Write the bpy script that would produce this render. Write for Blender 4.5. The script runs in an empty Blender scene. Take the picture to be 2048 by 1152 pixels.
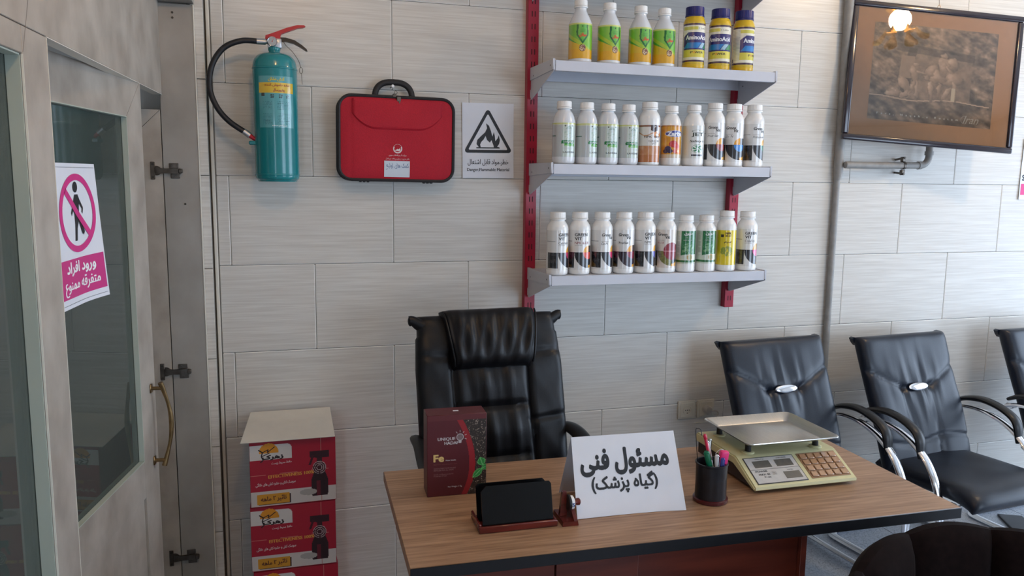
import bpy, bmesh, math, random, unicodedata
import numpy as np
from mathutils import Matrix, Vector
random.seed(7)
RNG = np.random.default_rng(11)
S = bpy.context.scene
COL = S.collection
PI = math.pi
R = math.radians

# ------------------------------------------------------------------ camera
cam_d = bpy.data.cameras.new('camera')
cam = bpy.data.objects.new('camera', cam_d)
COL.objects.link(cam)
cam_d.sensor_width = 36.0
cam_d.lens = 1591.369 * 36.0 / 2048.0
cam_d.clip_start = 0.02
cam.matrix_world = Matrix(((0.95891861, 0.02713236, -0.28238082, 0.16104),
                           (-0.28343196, 0.13336137, -0.94967419, -3.10678),
                           (0.01189179, 0.99069601, 0.13557288, 1.64963),
                           (0, 0, 0, 1)))
S.camera = cam

# ------------------------------------------------------------------ sky, daylight, exposure
world = bpy.data.worlds.new('daylight')
S.world = world
world.use_nodes = True
bg = world.node_tree.nodes['Background']
bg.inputs['Color'].default_value = (0.65, 0.795, 1.0, 1)
bg.inputs['Strength'].default_value = 6.5
S.view_settings.view_transform = 'Standard'
S.view_settings.look = 'None'
S.view_settings.exposure = 0.05
S.view_settings.gamma = 1.0
S.view_settings.use_curve_mapping = False


def portal(name, loc, rot, sx, sy):
    d = bpy.data.lights.new(name, 'AREA')
    d.shape = 'RECTANGLE'
    d.size = sx
    d.size_y = sy
    d.cycles.is_portal = True
    o = bpy.data.objects.new(name, d)
    COL.objects.link(o)
    o.location = loc
    o.rotation_euler = rot
    return o


ROOM_X0, ROOM_X1, ROOM_Y0, ROOM_Z1 = -2.2, 5.6, -5.2, 3.1
# window openings: right wall (y range, z range); front wall behind the camera (x range, z range)
WIN_R = (-2.9, -0.4, 0.10, 2.6)
WIN_F = (2.7, 4.9, 0.30, 2.45)
DOOR_F = (-0.95, -0.50, 0.05, 2.25)
portal('window_portal', (ROOM_X1 - 0.02, (WIN_R[0] + WIN_R[1]) / 2, (WIN_R[2] + WIN_R[3]) / 2), (0, R(90), 0),
       WIN_R[3] - WIN_R[2], WIN_R[1] - WIN_R[0])
portal('window_portal', ((WIN_F[0] + WIN_F[1]) / 2, ROOM_Y0 + 0.02, (WIN_F[2] + WIN_F[3]) / 2), (R(90), 0, 0),
       WIN_F[1] - WIN_F[0], WIN_F[3] - WIN_F[2])
portal('door_portal', ((DOOR_F[0] + DOOR_F[1]) / 2, ROOM_Y0 + 0.02, (DOOR_F[2] + DOOR_F[3]) / 2), (R(90), 0, 0),
       DOOR_F[1] - DOOR_F[0], DOOR_F[3] - DOOR_F[2])


# ------------------------------------------------------------------ colour and material helpers
def lin(c):
    c = np.asarray(c, float) / 255.0
    return np.where(c <= 0.04045, c / 12.92, ((c + 0.055) / 1.055) ** 2.4)


def rgb(r, g, b):
    v = lin((r, g, b))
    return (float(v[0]), float(v[1]), float(v[2]), 1.0)


MATS = {}


def mat(name, color, rough=0.5, metal=0.0, spec=0.5, coat=0.0, var=0.06, scale=30.0, stretch=(1, 1, 1),
        bump=0.0, bump_scale=None, color2=None, detail=4.0, coord='Object', emit=0.0, trans=0.0, ior=1.45, rand=False,
        lo=0.35, hi=0.65):
    """Principled material with procedural noise between two tones of the colour."""
    if name in MATS:
        return MATS[name]
    m = bpy.data.materials.new(name)
    m.use_nodes = True
    nt = m.node_tree
    b = nt.nodes['Principled BSDF']
    b.inputs['Roughness'].default_value = rough
    b.inputs['Metallic'].default_value = metal
    b.inputs['Specular IOR Level'].default_value = spec
    b.inputs['Coat Weight'].default_value = coat
    b.inputs['Coat Roughness'].default_value = 0.08
    b.inputs['IOR'].default_value = ior
    if trans:
        b.inputs['Transmission Weight'].default_value = trans
    c1 = rgb(*color)
    if emit:
        b.inputs['Emission Color'].default_value = c1
        b.inputs['Emission Strength'].default_value = emit
    tc = nt.nodes.new('ShaderNodeTexCoord')
    mp = nt.nodes.new('ShaderNodeMapping')
    mp.inputs['Scale'].default_value = stretch
    src = tc.outputs[coord] if coord != 'World' else None
    if src is None:
        g = nt.nodes.new('ShaderNodeNewGeometry')
        src = g.outputs['Position']
    if rand:
        oi = nt.nodes.new('ShaderNodeObjectInfo')
        cx = nt.nodes.new('ShaderNodeCombineXYZ')
        mu = nt.nodes.new('ShaderNodeMath')
        mu.operation = 'MULTIPLY'
        mu.inputs[1].default_value = 37.0
        nt.links.new(oi.outputs['Random'], mu.inputs[0])
        for i in range(3):
            nt.links.new(mu.outputs[0], cx.inputs[i])
        ad = nt.nodes.new('ShaderNodeVectorMath')
        ad.operation = 'ADD'
        nt.links.new(src, ad.inputs[0])
        nt.links.new(cx.outputs[0], ad.inputs[1])
        src = ad.outputs[0]
    nt.links.new(src, mp.inputs['Vector'])
    nz = nt.nodes.new('ShaderNodeTexNoise')
    nz.inputs['Scale'].default_value = scale
    nz.inputs['Detail'].default_value = detail
    nt.links.new(mp.outputs[0], nz.inputs['Vector'])
    rp = nt.nodes.new('ShaderNodeValToRGB')
    rp.color_ramp.elements[0].position = lo
    rp.color_ramp.elements[1].position = hi
    c2 = rgb(*color2) if color2 else tuple(min(1, x * (1 - var)) for x in c1[:3]) + (1,)
    c1b = c1 if color2 else tuple(min(1, x * (1 + var)) for x in c1[:3]) + (1,)
    rp.color_ramp.elements[0].color = c2
    rp.color_ramp.elements[1].color = c1b
    nt.links.new(nz.outputs['Fac'], rp.inputs['Fac'])
    nt.links.new(rp.outputs['Color'], b.inputs['Base Color'])
    if bump:
        bp = nt.nodes.new('ShaderNodeBump')
        bp.inputs['Strength'].default_value = bump
        bp.inputs['Distance'].default_value = 0.002
        if bump_scale:
            n2 = nt.nodes.new('ShaderNodeTexNoise')
            n2.inputs['Scale'].default_value = bump_scale
            n2.inputs['Detail'].default_value = 3
            nt.links.new(mp.outputs[0], n2.inputs['Vector'])
            nt.links.new(n2.outputs['Fac'], bp.inputs['Height'])
        else:
            nt.links.new(nz.outputs['Fac'], bp.inputs['Height'])
        nt.links.new(bp.outputs['Normal'], b.inputs['Normal'])
    MATS[name] = m
    return m


def print_mat(name='print', rough=0.4, coat=0.0):
    """Flat print: the colour comes from a per-face attribute, with a faint procedural paper mottling."""
    if name in MATS:
        return MATS[name]
    m = bpy.data.materials.new(name)
    m.use_nodes = True
    nt = m.node_tree
    b = nt.nodes['Principled BSDF']
    b.inputs['Roughness'].default_value = rough
    b.inputs['Coat Weight'].default_value = coat
    b.inputs['Coat Roughness'].default_value = 0.06
    at = nt.nodes.new('ShaderNodeAttribute')
    at.attribute_name = 'Col'
    nz = nt.nodes.new('ShaderNodeTexNoise')
    nz.inputs['Scale'].default_value = 220
    mx = nt.nodes.new('ShaderNodeMix')
    mx.data_type = 'RGBA'
    mx.blend_type = 'MULTIPLY'
    mx.inputs['Factor'].default_value = 0.12
    nt.links.new(at.outputs['Color'], mx.inputs[6])
    nt.links.new(nz.outputs['Fac'], mx.inputs[7])
    nt.links.new(mx.outputs[2], b.inputs['Base Color'])
    MATS[name] = m
    return m


def glass_mat(name, tint=(200, 215, 210), refl=0.12, rough=0.02, haze=0.0):
    if name in MATS:
        return MATS[name]
    m = bpy.data.materials.new(name)
    m.use_nodes = True
    nt = m.node_tree
    nt.nodes.remove(nt.nodes['Principled BSDF'])
    out = nt.nodes['Material Output']
    tr = nt.nodes.new('ShaderNodeBsdfTransparent')
    tr.inputs['Color'].default_value = rgb(*tint)
    gl = nt.nodes.new('ShaderNodeBsdfGlossy')
    gl.inputs['Roughness'].default_value = rough
    fr = nt.nodes.new('ShaderNodeFresnel')
    fr.inputs['IOR'].default_value = 1.5
    ad = nt.nodes.new('ShaderNodeMath')
    ad.operation = 'ADD'
    ad.use_clamp = True
    ad.inputs[1].default_value = refl
    nt.links.new(fr.outputs[0], ad.inputs[0])
    nz = nt.nodes.new('ShaderNodeTexNoise')
    nz.inputs['Scale'].default_value = 3.0
    bp = nt.nodes.new('ShaderNodeBump')
    bp.inputs['Strength'].default_value = 0.02
    nt.links.new(nz.outputs['Fac'], bp.inputs['Height'])
    nt.links.new(bp.outputs['Normal'], gl.inputs['Normal'])
    mx = nt.nodes.new('ShaderNodeMixShader')
    nt.links.new(ad.outputs[0], mx.inputs[0])
    nt.links.new(tr.outputs[0], mx.inputs[1])
    nt.links.new(gl.outputs[0], mx.inputs[2])
    res = mx.outputs[0]
    if haze:
        # brightness put into the dark pane as an uneven pale haze
        df = nt.nodes.new('ShaderNodeBsdfDiffuse')
        df.inputs['Color'].default_value = rgb(176, 184, 176)
        n2 = nt.nodes.new('ShaderNodeTexNoise')
        n2.inputs['Scale'].default_value = 5.0
        mr = nt.nodes.new('ShaderNodeMapRange')
        mr.inputs['To Min'].default_value = haze * 0.75
        mr.inputs['To Max'].default_value = haze * 1.25
        nt.links.new(n2.outputs['Fac'], mr.inputs['Value'])
        m2 = nt.nodes.new('ShaderNodeMixShader')
        nt.links.new(mr.outputs[0], m2.inputs[0])
        nt.links.new(res, m2.inputs[1])
        nt.links.new(df.outputs[0], m2.inputs[2])
        res = m2.outputs[0]
    nt.links.new(res, out.inputs['Surface'])
    MATS[name] = m
    return m


# ------------------------------------------------------------------ mesh builder
class MB:
    def __init__(s):
        s.v = []
        s.f = []
        s.m = []
        s.c = []

    def add(s, verts, faces, m=0, col=None, T=None):
        o = len(s.v)
        if T is not None:
            verts = [tuple(T @ Vector(p)) for p in verts]
        s.v += [tuple(float(q) for q in p) for p in verts]
        for k, f in enumerate(faces):
            s.f.append(tuple(i + o for i in f))
            s.m.append(m)
            s.c.append(None if col is None else (col if np.ndim(col) == 1 else col[k]))
        return s

    def box(s, x0, x1, y0, y1, z0, z1, m=0, T=None):
        v = [(x, y, z) for x in (x0, x1) for y in (y0, y1) for z in (z0, z1)]
        f = [(0, 1, 3, 2), (4, 6, 7, 5), (0, 4, 5, 1), (2, 3, 7, 6), (0, 2, 6, 4), (1, 5, 7, 3)]
        return s.add(v, f, m, T=T)

    def rbox(s, x0, x1, y0, y1, z0, z1, r=0.004, seg=2, m=0, T=None):
        bm = bmesh.new()
        bmesh.ops.create_cube(bm, size=1.0)
        for v in bm.verts:
            v.co = ((x0 + x1) / 2 + v.co.x * (x1 - x0), (y0 + y1) / 2 + v.co.y * (y1 - y0), (z0 + z1) / 2 + v.co.z * (z1 - z0))
        r = min(r, 0.49 * min(abs(x1 - x0), abs(y1 - y0), abs(z1 - z0)))
        bmesh.ops.bevel(bm, geom=bm.edges[:], offset=r, segments=seg, affect='EDGES', profile=0.5)
        return s.bm(bm, m, T)

    def bm(s, bm, m=0, T=None):
        bm.verts.index_update()
        s.add([v.co[:] for v in bm.verts], [tuple(v.index for v in f.verts) for f in bm.faces], m, T=T)
        bm.free()
        return s

    def tube(s, path, r, seg=10, m=0, closed=False, T=None, flat=None, up=None):
        """Round (or flattened: flat = (a, b) half axes) tube along a path."""
        P = [Vector(p) for p in path]
        n = len(P)
        rr = r if isinstance(r, (list, tuple)) else [r] * n
        tang = []
        for i in range(n):
            a = P[(i - 1) % n] if (closed or i > 0) else P[i]
            b = P[(i + 1) % n] if (closed or i < n - 1) else P[i]
            t = (b - a)
            tang.append(t.normalized() if t.length > 1e-9 else Vector((0, 0, 1)))
        u = Vector(up) if up else (Vector((0, 0, 1)) if abs(tang[0].z) < 0.9 else Vector((1, 0, 0)))
        u = (u - tang[0] * u.dot(tang[0])).normalized()
        verts = []
        for i in range(n):
            u = (u - tang[i] * u.dot(tang[i]))
            u = u.normalized() if u.length > 1e-6 else tang[i].orthogonal().normalized()
            w = tang[i].cross(u)
            for k in range(seg):
                a = 2 * PI * k / seg
                if flat:
                    verts.append(P[i] + (u * flat[0] * math.cos(a) + w * flat[1] * math.sin(a)) * rr[i])
                else:
                    verts.append(P[i] + (u * math.cos(a) + w * math.sin(a)) * rr[i])
        faces = []
        for i in range(n if closed else n - 1):
            j = (i + 1) % n
            for k in range(seg):
                l = (k + 1) % seg
                faces.append((i * seg + k, i * seg + l, j * seg + l, j * seg + k))
        if not closed:
            faces.append(tuple(range(seg))[::-1])
            faces.append(tuple((n - 1) * seg + k for k in range(seg)))
        return s.add(verts, faces, m, T=T)

    def cyl(s, p0, p1, r, seg=16, m=0, T=None):
        return s.tube([p0, p1], r, seg, m, T=T)

    def lathe(s, prof, seg=32, m=0, T=None, c=(0, 0, 0), cap=True, ribs=0, rib_z=(0, 0), rib_d=0.0):
        verts = []
        for (r, z) in prof:
            for k in range(seg):
                a = 2 * PI * k / seg
                q = r
                if ribs and rib_z[0] <= z <= rib_z[1]:
                    q = r - rib_d * (0.5 - 0.5 * math.cos(ribs * a))
                verts.append((c[0] + q * math.cos(a), c[1] + q * math.sin(a), c[2] + z))
        faces = []
        n = len(prof)
        for i in range(n - 1):
            for k in range(seg):
                l = (k + 1) % seg
                faces.append((i * seg + k, i * seg + l, (i + 1) * seg + l, (i + 1) * seg + k))
        if cap:
            faces.append(tuple(range(seg))[::-1])
            faces.append(tuple((n - 1) * seg + k for k in range(seg)))
        return s.add(verts, faces, m, T=T)

    def prism(s, poly, d0, d1, plane='xz', m=0, T=None):
        """Extrude a 2-D polygon. plane xz -> extruded in y, xy -> in z, yz -> in x."""
        n = len(poly)

        def at(a, b, d):
            return {'xz': (a, d, b), 'xy': (a, b, d), 'yz': (d, a, b)}[plane]
        v = [at(a, b, d0) for a, b in poly] + [at(a, b, d1) for a, b in poly]
        f = [tuple(range(n)), tuple(range(2 * n - 1, n - 1, -1))]
        f += [(i, i + n, (i + 1) % n + n, (i + 1) % n) for i in range(n)]
        return s.add(v, f, m, T=T)

    def grid(s, nu, nv, fn, m=0, T=None, cu=False):
        verts = [fn(i / (nu - 1) if not cu else i / nu, j / (nv - 1)) for j in range(nv) for i in range(nu)]
        faces = []
        for j in range(nv - 1):
            for i in range(nu if cu else nu - 1):
                k = (i + 1) % nu
                faces.append((j * nu + i, j * nu + k, (j + 1) * nu + k, (j + 1) * nu + i))
        return s.add(verts, faces, m, T=T)

    def sphere(s, c, r, seg=16, m=0, sc=(1, 1, 1), T=None):
        prof = [(max(1e-5, math.sin(PI * i / 10)), -math.cos(PI * i / 10)) for i in range(11)]
        M2 = Matrix.Translation(c) @ Matrix.Diagonal((r * sc[0], r * sc[1], r * sc[2], 1))
        return s.lathe(prof, seg, m, T=(T @ M2) if T is not None else M2)


def build(name, mb, mats, parent=None, loc=None, rot=None, smooth=True, sharp=38, weld=False):
    me = bpy.data.meshes.new(name)
    me.from_pydata(mb.v, [], mb.f)
    for m in (mats if isinstance(mats, (list, tuple)) else [mats]):
        me.materials.append(m)
    me.polygons.foreach_set('material_index', mb.m)
    if any(c is not None for c in mb.c):
        at = me.attributes.new('Col', 'FLOAT_COLOR', 'FACE')
        arr = np.ones((len(mb.f), 4), np.float32)
        for i, c in enumerate(mb.c):
            if c is not None:
                arr[i, :3] = c[:3]
        at.data.foreach_set('color', arr.ravel())
    if weld:
        bm = bmesh.new()
        bm.from_mesh(me)
        bmesh.ops.remove_doubles(bm, verts=bm.verts[:], dist=1e-5)
        bm.to_mesh(me)
        bm.free()
    me.validate()
    me.polygons.foreach_set('use_smooth', [smooth] * len(me.polygons))
    if smooth:
        me.set_sharp_from_angle(angle=R(sharp))
    me.update()
    o = bpy.data.objects.new(name, me)
    COL.objects.link(o)
    o.parent = parent
    if loc is not None:
        o.location = loc
    if rot is not None:
        o.rotation_euler = rot
    return o


def tag(o, label=None, cat=None, group=None, kind=None):
    for k, v in (('label', label), ('category', cat), ('group', group), ('kind', kind)):
        if v:
            o[k] = v
    return o


def thing(name, label, cat, loc=(0, 0, 0), rot=(0, 0, 0), group=None, kind=None):
    o = bpy.data.objects.new(name, None)
    COL.objects.link(o)
    o.location = loc
    o.rotation_euler = rot
    o.empty_display_size = 0.05
    return tag(o, label, cat, group, kind)


def copy_tree(o, parent=None):
    c = o.copy()
    COL.objects.link(c)
    c.parent = parent
    for ch in [x for x in o.children]:
        copy_tree(ch, c)
    return c


# ------------------------------------------------------------------ lettering
_F = {}
for _c in list(range(0xFB50, 0xFDFF)) + list(range(0xFE70, 0xFEFD)):
    _d = unicodedata.decomposition(chr(_c)).split()
    if len(_d) == 2 and _d[0] in ('<initial>', '<medial>', '<final>', '<isolated>'):
        _F.setdefault(chr(int(_d[1], 16)), {})[_d[0][1:-1]] = chr(_c)


def shape_fa(t):
    """Join Persian letters and put them in visual order."""
    out = []
    jl = lambda ch: ch in _F and 'initial' in _F[ch]
    jr = lambda ch: ch in _F and 'final' in _F[ch]
    for i, ch in enumerate(t):
        if ch not in _F:
            out.append({'(': ')', ')': '('}.get(ch, ch))
            continue
        pr = i > 0 and jl(t[i - 1]) and jr(ch)
        nx = i + 1 < len(t) and jl(ch) and jr(t[i + 1])
        k = 'medial' if pr and nx else 'final' if pr else 'initial' if nx else 'isolated'
        out.append(_F[ch].get(k) or _F[ch]['isolated'])
    return ''.join(reversed(out))


_TXT = {}


def text_rects(t, bold=0.0, bands=16, shear=0.0, spacing=1.0):
    """Letters as thin horizontal bands: list of (x0, x1, y0, y1) in em units, plus total width."""
    key = (t, bold, bands, shear, spacing)
    if key in _TXT:
        return _TXT[key]
    fa = any('\u0600' <= ch <= '\u06ff' for ch in t)
    c = bpy.data.curves.new('lettering', 'FONT')
    c.body = shape_fa(t) if fa else t
    c.size = 1.0
    c.shear = shear
    c.space_character = spacing
    c.resolution_u = 3
    c.fill_mode = 'NONE'
    o = bpy.data.objects.new('lettering', c)
    COL.objects.link(o)
    dg = bpy.context.evaluated_depsgraph_get()
    me = bpy.data.meshes.new_from_object(o.evaluated_get(dg))
    n = len(me.vertices)
    co = np.zeros(n * 3)
    me.vertices.foreach_get('co', co)
    co = co.reshape(-1, 3)[:, :2]
    ed = np.zeros(len(me.edges) * 2, int)
    me.edges.foreach_get('vertices', ed)
    ed = ed.reshape(-1, 2)
    bpy.data.objects.remove(o)
    bpy.data.curves.remove(c)
    bpy.data.meshes.remove(me)
    # edges of one contour run in sequence; the closing edge joins last to first
    e2 = []
    for a, b in ed:
        if abs(a - b) == 1:
            e2.append((min(a, b), max(a, b)))
        else:
            e2.append((max(a, b), min(a, b)))
    e2 = np.array(e2)
    A, B = co[e2[:, 0]], co[e2[:, 1]]
    y0, y1 = co[:, 1].min(), co[:, 1].max()
    h = (y1 - y0) / bands
    spans = []
    for k in range(bands):
        ym = y0 + (k + 0.5) * h
        row = []
        up = (A[:, 1] <= ym) & (B[:, 1] > ym)
        dn = (A[:, 1] > ym) & (B[:, 1] <= ym)
        sel = np.where(up | dn)[0]
        x = A[sel, 0] + (ym - A[sel, 1]) / (B[sel, 1] - A[sel, 1]) * (B[sel, 0] - A[sel, 0])
        w = np.where(up[sel], 1, -1)
        acc = 0
        for i in np.argsort(x):
            was = acc
            acc += w[i]
            if was == 0 and acc != 0:
                st = x[i]
            elif was != 0 and acc == 0 and x[i] - st > 1e-4:
                row.append((st, x[i]))
        spans.append(row)
    # thicken the strokes: union of neighbouring bands, widened by a round brush
    rects = []
    bold = max(0.0, bold)
    kk = int(bold / h)
    for k in range(-kk, bands + kk):
        row = []
        for n in range(-kk, kk + 1):
            if 0 <= k + n < bands:
                e = math.sqrt(max(0.0, bold * bold - (n * h) ** 2))
                row += [(a - e, b + e) for a, b in spans[k + n]]
        row.sort()
        cur = None
        for a, b in row:
            if cur and a <= cur[1]:
                cur[1] = max(cur[1], b)
            else:
                if cur:
                    rects.append((cur[0], cur[1], y0 + k * h, y0 + (k + 1) * h))
                cur = [a, b]
        if cur:
            rects.append((cur[0], cur[1], y0 + k * h, y0 + (k + 1) * h))
    y0, y1 = y0 - kk * h, y1 + kk * h
    rects = np.array(rects)
    x0, x1 = rects[:, 0].min(), rects[:, 1].max()
    rects[:, :2] -= x0
    _TXT[key] = (rects, x1 - x0, y0, y1)
    return _TXT[key]


def text_on(mb, t, fn, a, b, h=None, w=None, align='c', bold=0.0, bands=16, m=0, col=None, shear=0.0, spacing=1.0, maxw=0.006):
    """Lay text on a surface: fn(a, b) -> 3-D point. h = full letter height, w = full width (either or both)."""
    rects, tw, y0, y1 = text_rects(t, bold, bands, shear, spacing)
    if h is None:
        sx = sy = w / tw
    elif w is None:
        sx = sy = h / (y1 - y0)
    else:
        sx, sy = w / tw, h / (y1 - y0)
    off = {'c': -tw / 2, 'l': 0, 'r': -tw}[align]
    ym = (y0 + y1) / 2
    vs, fs = [], []
    for (xa, xb, ya, yb) in rects:
        X0, X1 = a + (xa + off) * sx, a + (xb + off) * sx
        Y0, Y1 = b + (ya - ym) * sy, b + (yb - ym) * sy
        n = max(1, int(math.ceil((X1 - X0) / maxw)))
        for i in range(n):
            p, q = X0 + (X1 - X0) * i / n, X0 + (X1 - X0) * (i + 1) / n
            k = len(vs)
            vs += [fn(p, Y0), fn(q, Y0), fn(q, Y1), fn(p, Y1)]
            fs.append((k, k + 1, k + 2, k + 3))
    mb.add(vs, fs, m, col)
    return mb


def poly_on(mb, pts, fn, m=0, col=None):
    mb.add([fn(a, b) for a, b in pts], [tuple(range(len(pts)))], m, col)


def disc_pts(cx, cy, r, n=24, a0=0, a1=2 * PI, sy=1.0):
    full = abs(a1 - a0 - 2 * PI) < 1e-6
    k = n if full else n + 1
    return [(cx + r * math.cos(a0 + (a1 - a0) * i / n), cy + sy * r * math.sin(a0 + (a1 - a0) * i / n)) for i in range(k)]


def ring_on(mb, cx, cy, r0, r1, fn, m=0, col=None, n=40, a0=0, a1=2 * PI, sy=1.0):
    for i in range(n):
        t0, t1 = a0 + (a1 - a0) * i / n, a0 + (a1 - a0) * (i + 1) / n
        poly_on(mb, [(cx + r0 * math.cos(t0), cy + sy * r0 * math.sin(t0)), (cx + r1 * math.cos(t0), cy + sy * r1 * math.sin(t0)),
                     (cx + r1 * math.cos(t1), cy + sy * r1 * math.sin(t1)), (cx + r0 * math.cos(t1), cy + sy * r0 * math.sin(t1))], fn, m, col)


def stroke_on(mb, pts, w, fn, m=0, col=None):
    for (a, b), (c, d) in zip(pts[:-1], pts[1:]):
        L = math.hypot(c - a, d - b) or 1e-9
        nx, ny = -(d - b) / L * w / 2, (c - a) / L * w / 2
        poly_on(mb, [(a - nx, b - ny), (c - nx, d - ny), (c + nx, d + ny), (a + nx, b + ny)], fn, m, col)


def raster(mb, nu, nv, a0, a1, b0, b1, fn, colfn, m=0):
    """A printed sheet: nu x nv faces over [a0,a1] x [b0,b1], one colour each from colfn(a, b)."""
    av, bv = np.linspace(a0, a1, nu + 1), np.linspace(b0, b1, nv + 1)
    verts = [fn(a, b) for b in bv for a in av]
    ac, bc = np.meshgrid((av[1:] + av[:-1]) / 2, (bv[1:] + bv[:-1]) / 2)
    cols = lin(colfn(ac.ravel(), bc.ravel()))
    faces = [(j * (nu + 1) + i, j * (nu + 1) + i + 1, (j + 1) * (nu + 1) + i + 1, (j + 1) * (nu + 1) + i)
             for j in range(nv) for i in range(nu)]
    mb.add(verts, faces, m, cols)


def paint(n, base):
    return np.tile(np.array(base, float), (n, 1))


def vnoise(x, y, seed=0):
    """Smooth value noise for printed pictures."""
    rs = np.random.default_rng(seed)
    tab = rs.random((64, 64))
    xi, yi = np.floor(x).astype(int), np.floor(y).astype(int)
    fx, fy = x - xi, y - yi
    fx, fy = fx * fx * (3 - 2 * fx), fy * fy * (3 - 2 * fy)
    g = lambda i, j: tab[i % 64, j % 64]
    return (g(xi, yi) * (1 - fx) + g(xi + 1, yi) * fx) * (1 - fy) + (g(xi, yi + 1) * (1 - fx) + g(xi + 1, yi + 1) * fx) * fy


def fbm(x, y, seed=0, o=4):
    r, a = 0, 0.5
    for i in range(o):
        r = r + a * vnoise(x * 2 ** i, y * 2 ** i, seed + i)
        a *= 0.5
    return r / (1 - 0.5 ** o)


INK = mat('black_ink', (30, 30, 34), 0.5)
WHITE_INK = mat('white_ink', (238, 238, 238), 0.5)
PRINT = print_mat('print', 0.45)
PRINT_GLOSS = print_mat('glossy_print', 0.25, 1.0)

# ------------------------------------------------------------------ room shell
TILE = mat('brushed_tile', (214, 211, 204), rough=0.32, spec=0.5, coord='World', scale=1.0, stretch=(5, 5, 170),
           color2=(196, 191, 183), detail=5, bump=0.10, rand=True, lo=0.3, hi=0.68)
TILE_EDGE = mat('pale_tile_edge', (236, 235, 231), rough=0.4, scale=60, var=0.02)
GROUT = mat('grout', (122, 118, 112), rough=0.9, scale=60)
PLASTER = mat('white_plaster', (225, 224, 220), rough=0.9, scale=4, var=0.03)
TERRAZZO = mat('terrazzo', (170, 176, 186), rough=0.3, coord='World', scale=160, color2=(118, 125, 134), detail=2, rand=True, lo=0.3, hi=0.55)
FGROUT = mat('dark_floor_joint', (70, 70, 72), rough=0.9, scale=30)
LAM = mat('concrete_laminate', (182, 174, 163), rough=0.42, coord='World', scale=9.0, color2=(152, 143, 132), detail=8, lo=0.32, hi=0.68,
          stretch=(1, 1, 0.8))
LAM_D = mat('grey_laminate', (164, 160, 153), rough=0.42, coord='World', scale=7, color2=(146, 141, 134), detail=8, lo=0.32, hi=0.68, stretch=(1, 1, 0.8))
EDGE = mat('edge_band', (226, 222, 210), rough=0.4, scale=20, var=0.02)
ALU = mat('aluminium', (190, 192, 195), rough=0.35, metal=0.9, scale=50, var=0.03)
CHROME = mat('chrome', (225, 226, 230), rough=0.1, metal=1.0, scale=10, var=0.01)
STEEL = mat('brushed_steel', (190, 186, 180), rough=0.28, metal=1.0, scale=8, stretch=(60, 2, 2), var=0.06)
BLACK = mat('black_plastic', (24, 24, 26), rough=0.38, scale=60, var=0.1)

wall = tag(build('wall_back', MB().box(-0.12, ROOM_X1, 0.003, 0.15, 0, ROOM_Z1), GROUT), 'back wall of large brushed grey-beige tiles', kind='structure')
G = 0.0012


def tile_mesh(w, h, d=0.008):
    mb = MB()
    mb.rbox(0, w, 0, d, 0, h, r=0.0022, seg=1)
    o = build('tile', mb, [TILE, TILE_EDGE], wall, sharp=20)
    for p in o.data.polygons:
        p.material_index = 0 if abs(p.normal.y) > 0.9 else 1
    return o


_tiles = {}


def put_tile(x0, x1, z0, z1):
    w, h = round(x1 - x0 - 2 * G, 5), round(z1 - z0 - 2 * G, 5)
    if (w, h) in _tiles:
        o = bpy.data.objects.new('tile', _tiles[(w, h)])
        COL.objects.link(o)
        o.parent = wall
    else:
        o = tile_mesh(w, h)
        _tiles[(w, h)] = o.data
    o.location = (x0 + G, 0, z0 + G)


WALL_L = -0.043
for row in range(10):
    z0, z1 = row * 0.33, min((row + 1) * 0.33, ROOM_Z1)
    par = 0 if row % 2 == 0 else 1           # row 0 is the lowest one; even rows have joints at whole tiles
    xs = [WALL_L] + [0.6 * i + 0.3 * par for i in range(0, 10) if 0.6 * i + 0.3 * par < ROOM_X1 - 0.02 and 0.6 * i + 0.3 * par > WALL_L + 0.01] + [ROOM_X1]
    for a, b in zip(xs[:-1], xs[1:]):
        put_tile(a, b, z0, z1)

# tiled pilaster between the wall and the laminate door surround
pil = tag(build('trim_1', MB().box(-0.100, -0.062, -0.084, 0.10, 0, ROOM_Z1), GROUT), 'narrow tiled pilaster beside the door surround', kind='structure')
for row in range(10):
    mb = MB().rbox(0, 0.041, 0, 0.008, 0, min(0.33, ROOM_Z1 - row * 0.33) - 2 * G, 0.001, 1)
    build('tile', mb, TILE, pil, loc=(-0.1005, -0.092, row * 0.33 + G), sharp=20)
tag(build('trim_2', MB().rbox(-0.058, -0.046, -0.012, 0.002, 0, ROOM_Z1, 0.002, 1), EDGE), 'pale corner profile at the tile edge', kind='structure')

# floor
floor = tag(build('floor', MB().box(ROOM_X0, ROOM_X1, ROOM_Y0, 0.1, -0.1, -0.004), FGROUT), 'grey speckled terrazzo floor', kind='structure')
fm = None
ft = 0.40
for i in range(-5, 14):
    for j in range(-13, 0):
        x, y = i * ft + 0.14, j * ft - 0.001
        if x + ft > ROOM_X1 + 0.2 or x < ROOM_X0 - 0.1 or x < -0.5:
            continue
        if fm is None:
            o = build('tile', MB().rbox(0, ft - 0.003, 0, ft - 0.003, -0.008, 0, 0.001, 1), TERRAZZO, floor, sharp=20)
            fm = o.data
        else:
            o = bpy.data.objects.new('tile', fm)
            COL.objects.link(o)
            o.parent = floor
        o.location = (x, y, 0)

ceil = tag(build('ceiling', MB().box(ROOM_X0, ROOM_X1, ROOM_Y0, 0.1, ROOM_Z1, ROOM_Z1 + 0.1), PLASTER), 'white plaster ceiling', kind='structure')


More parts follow.
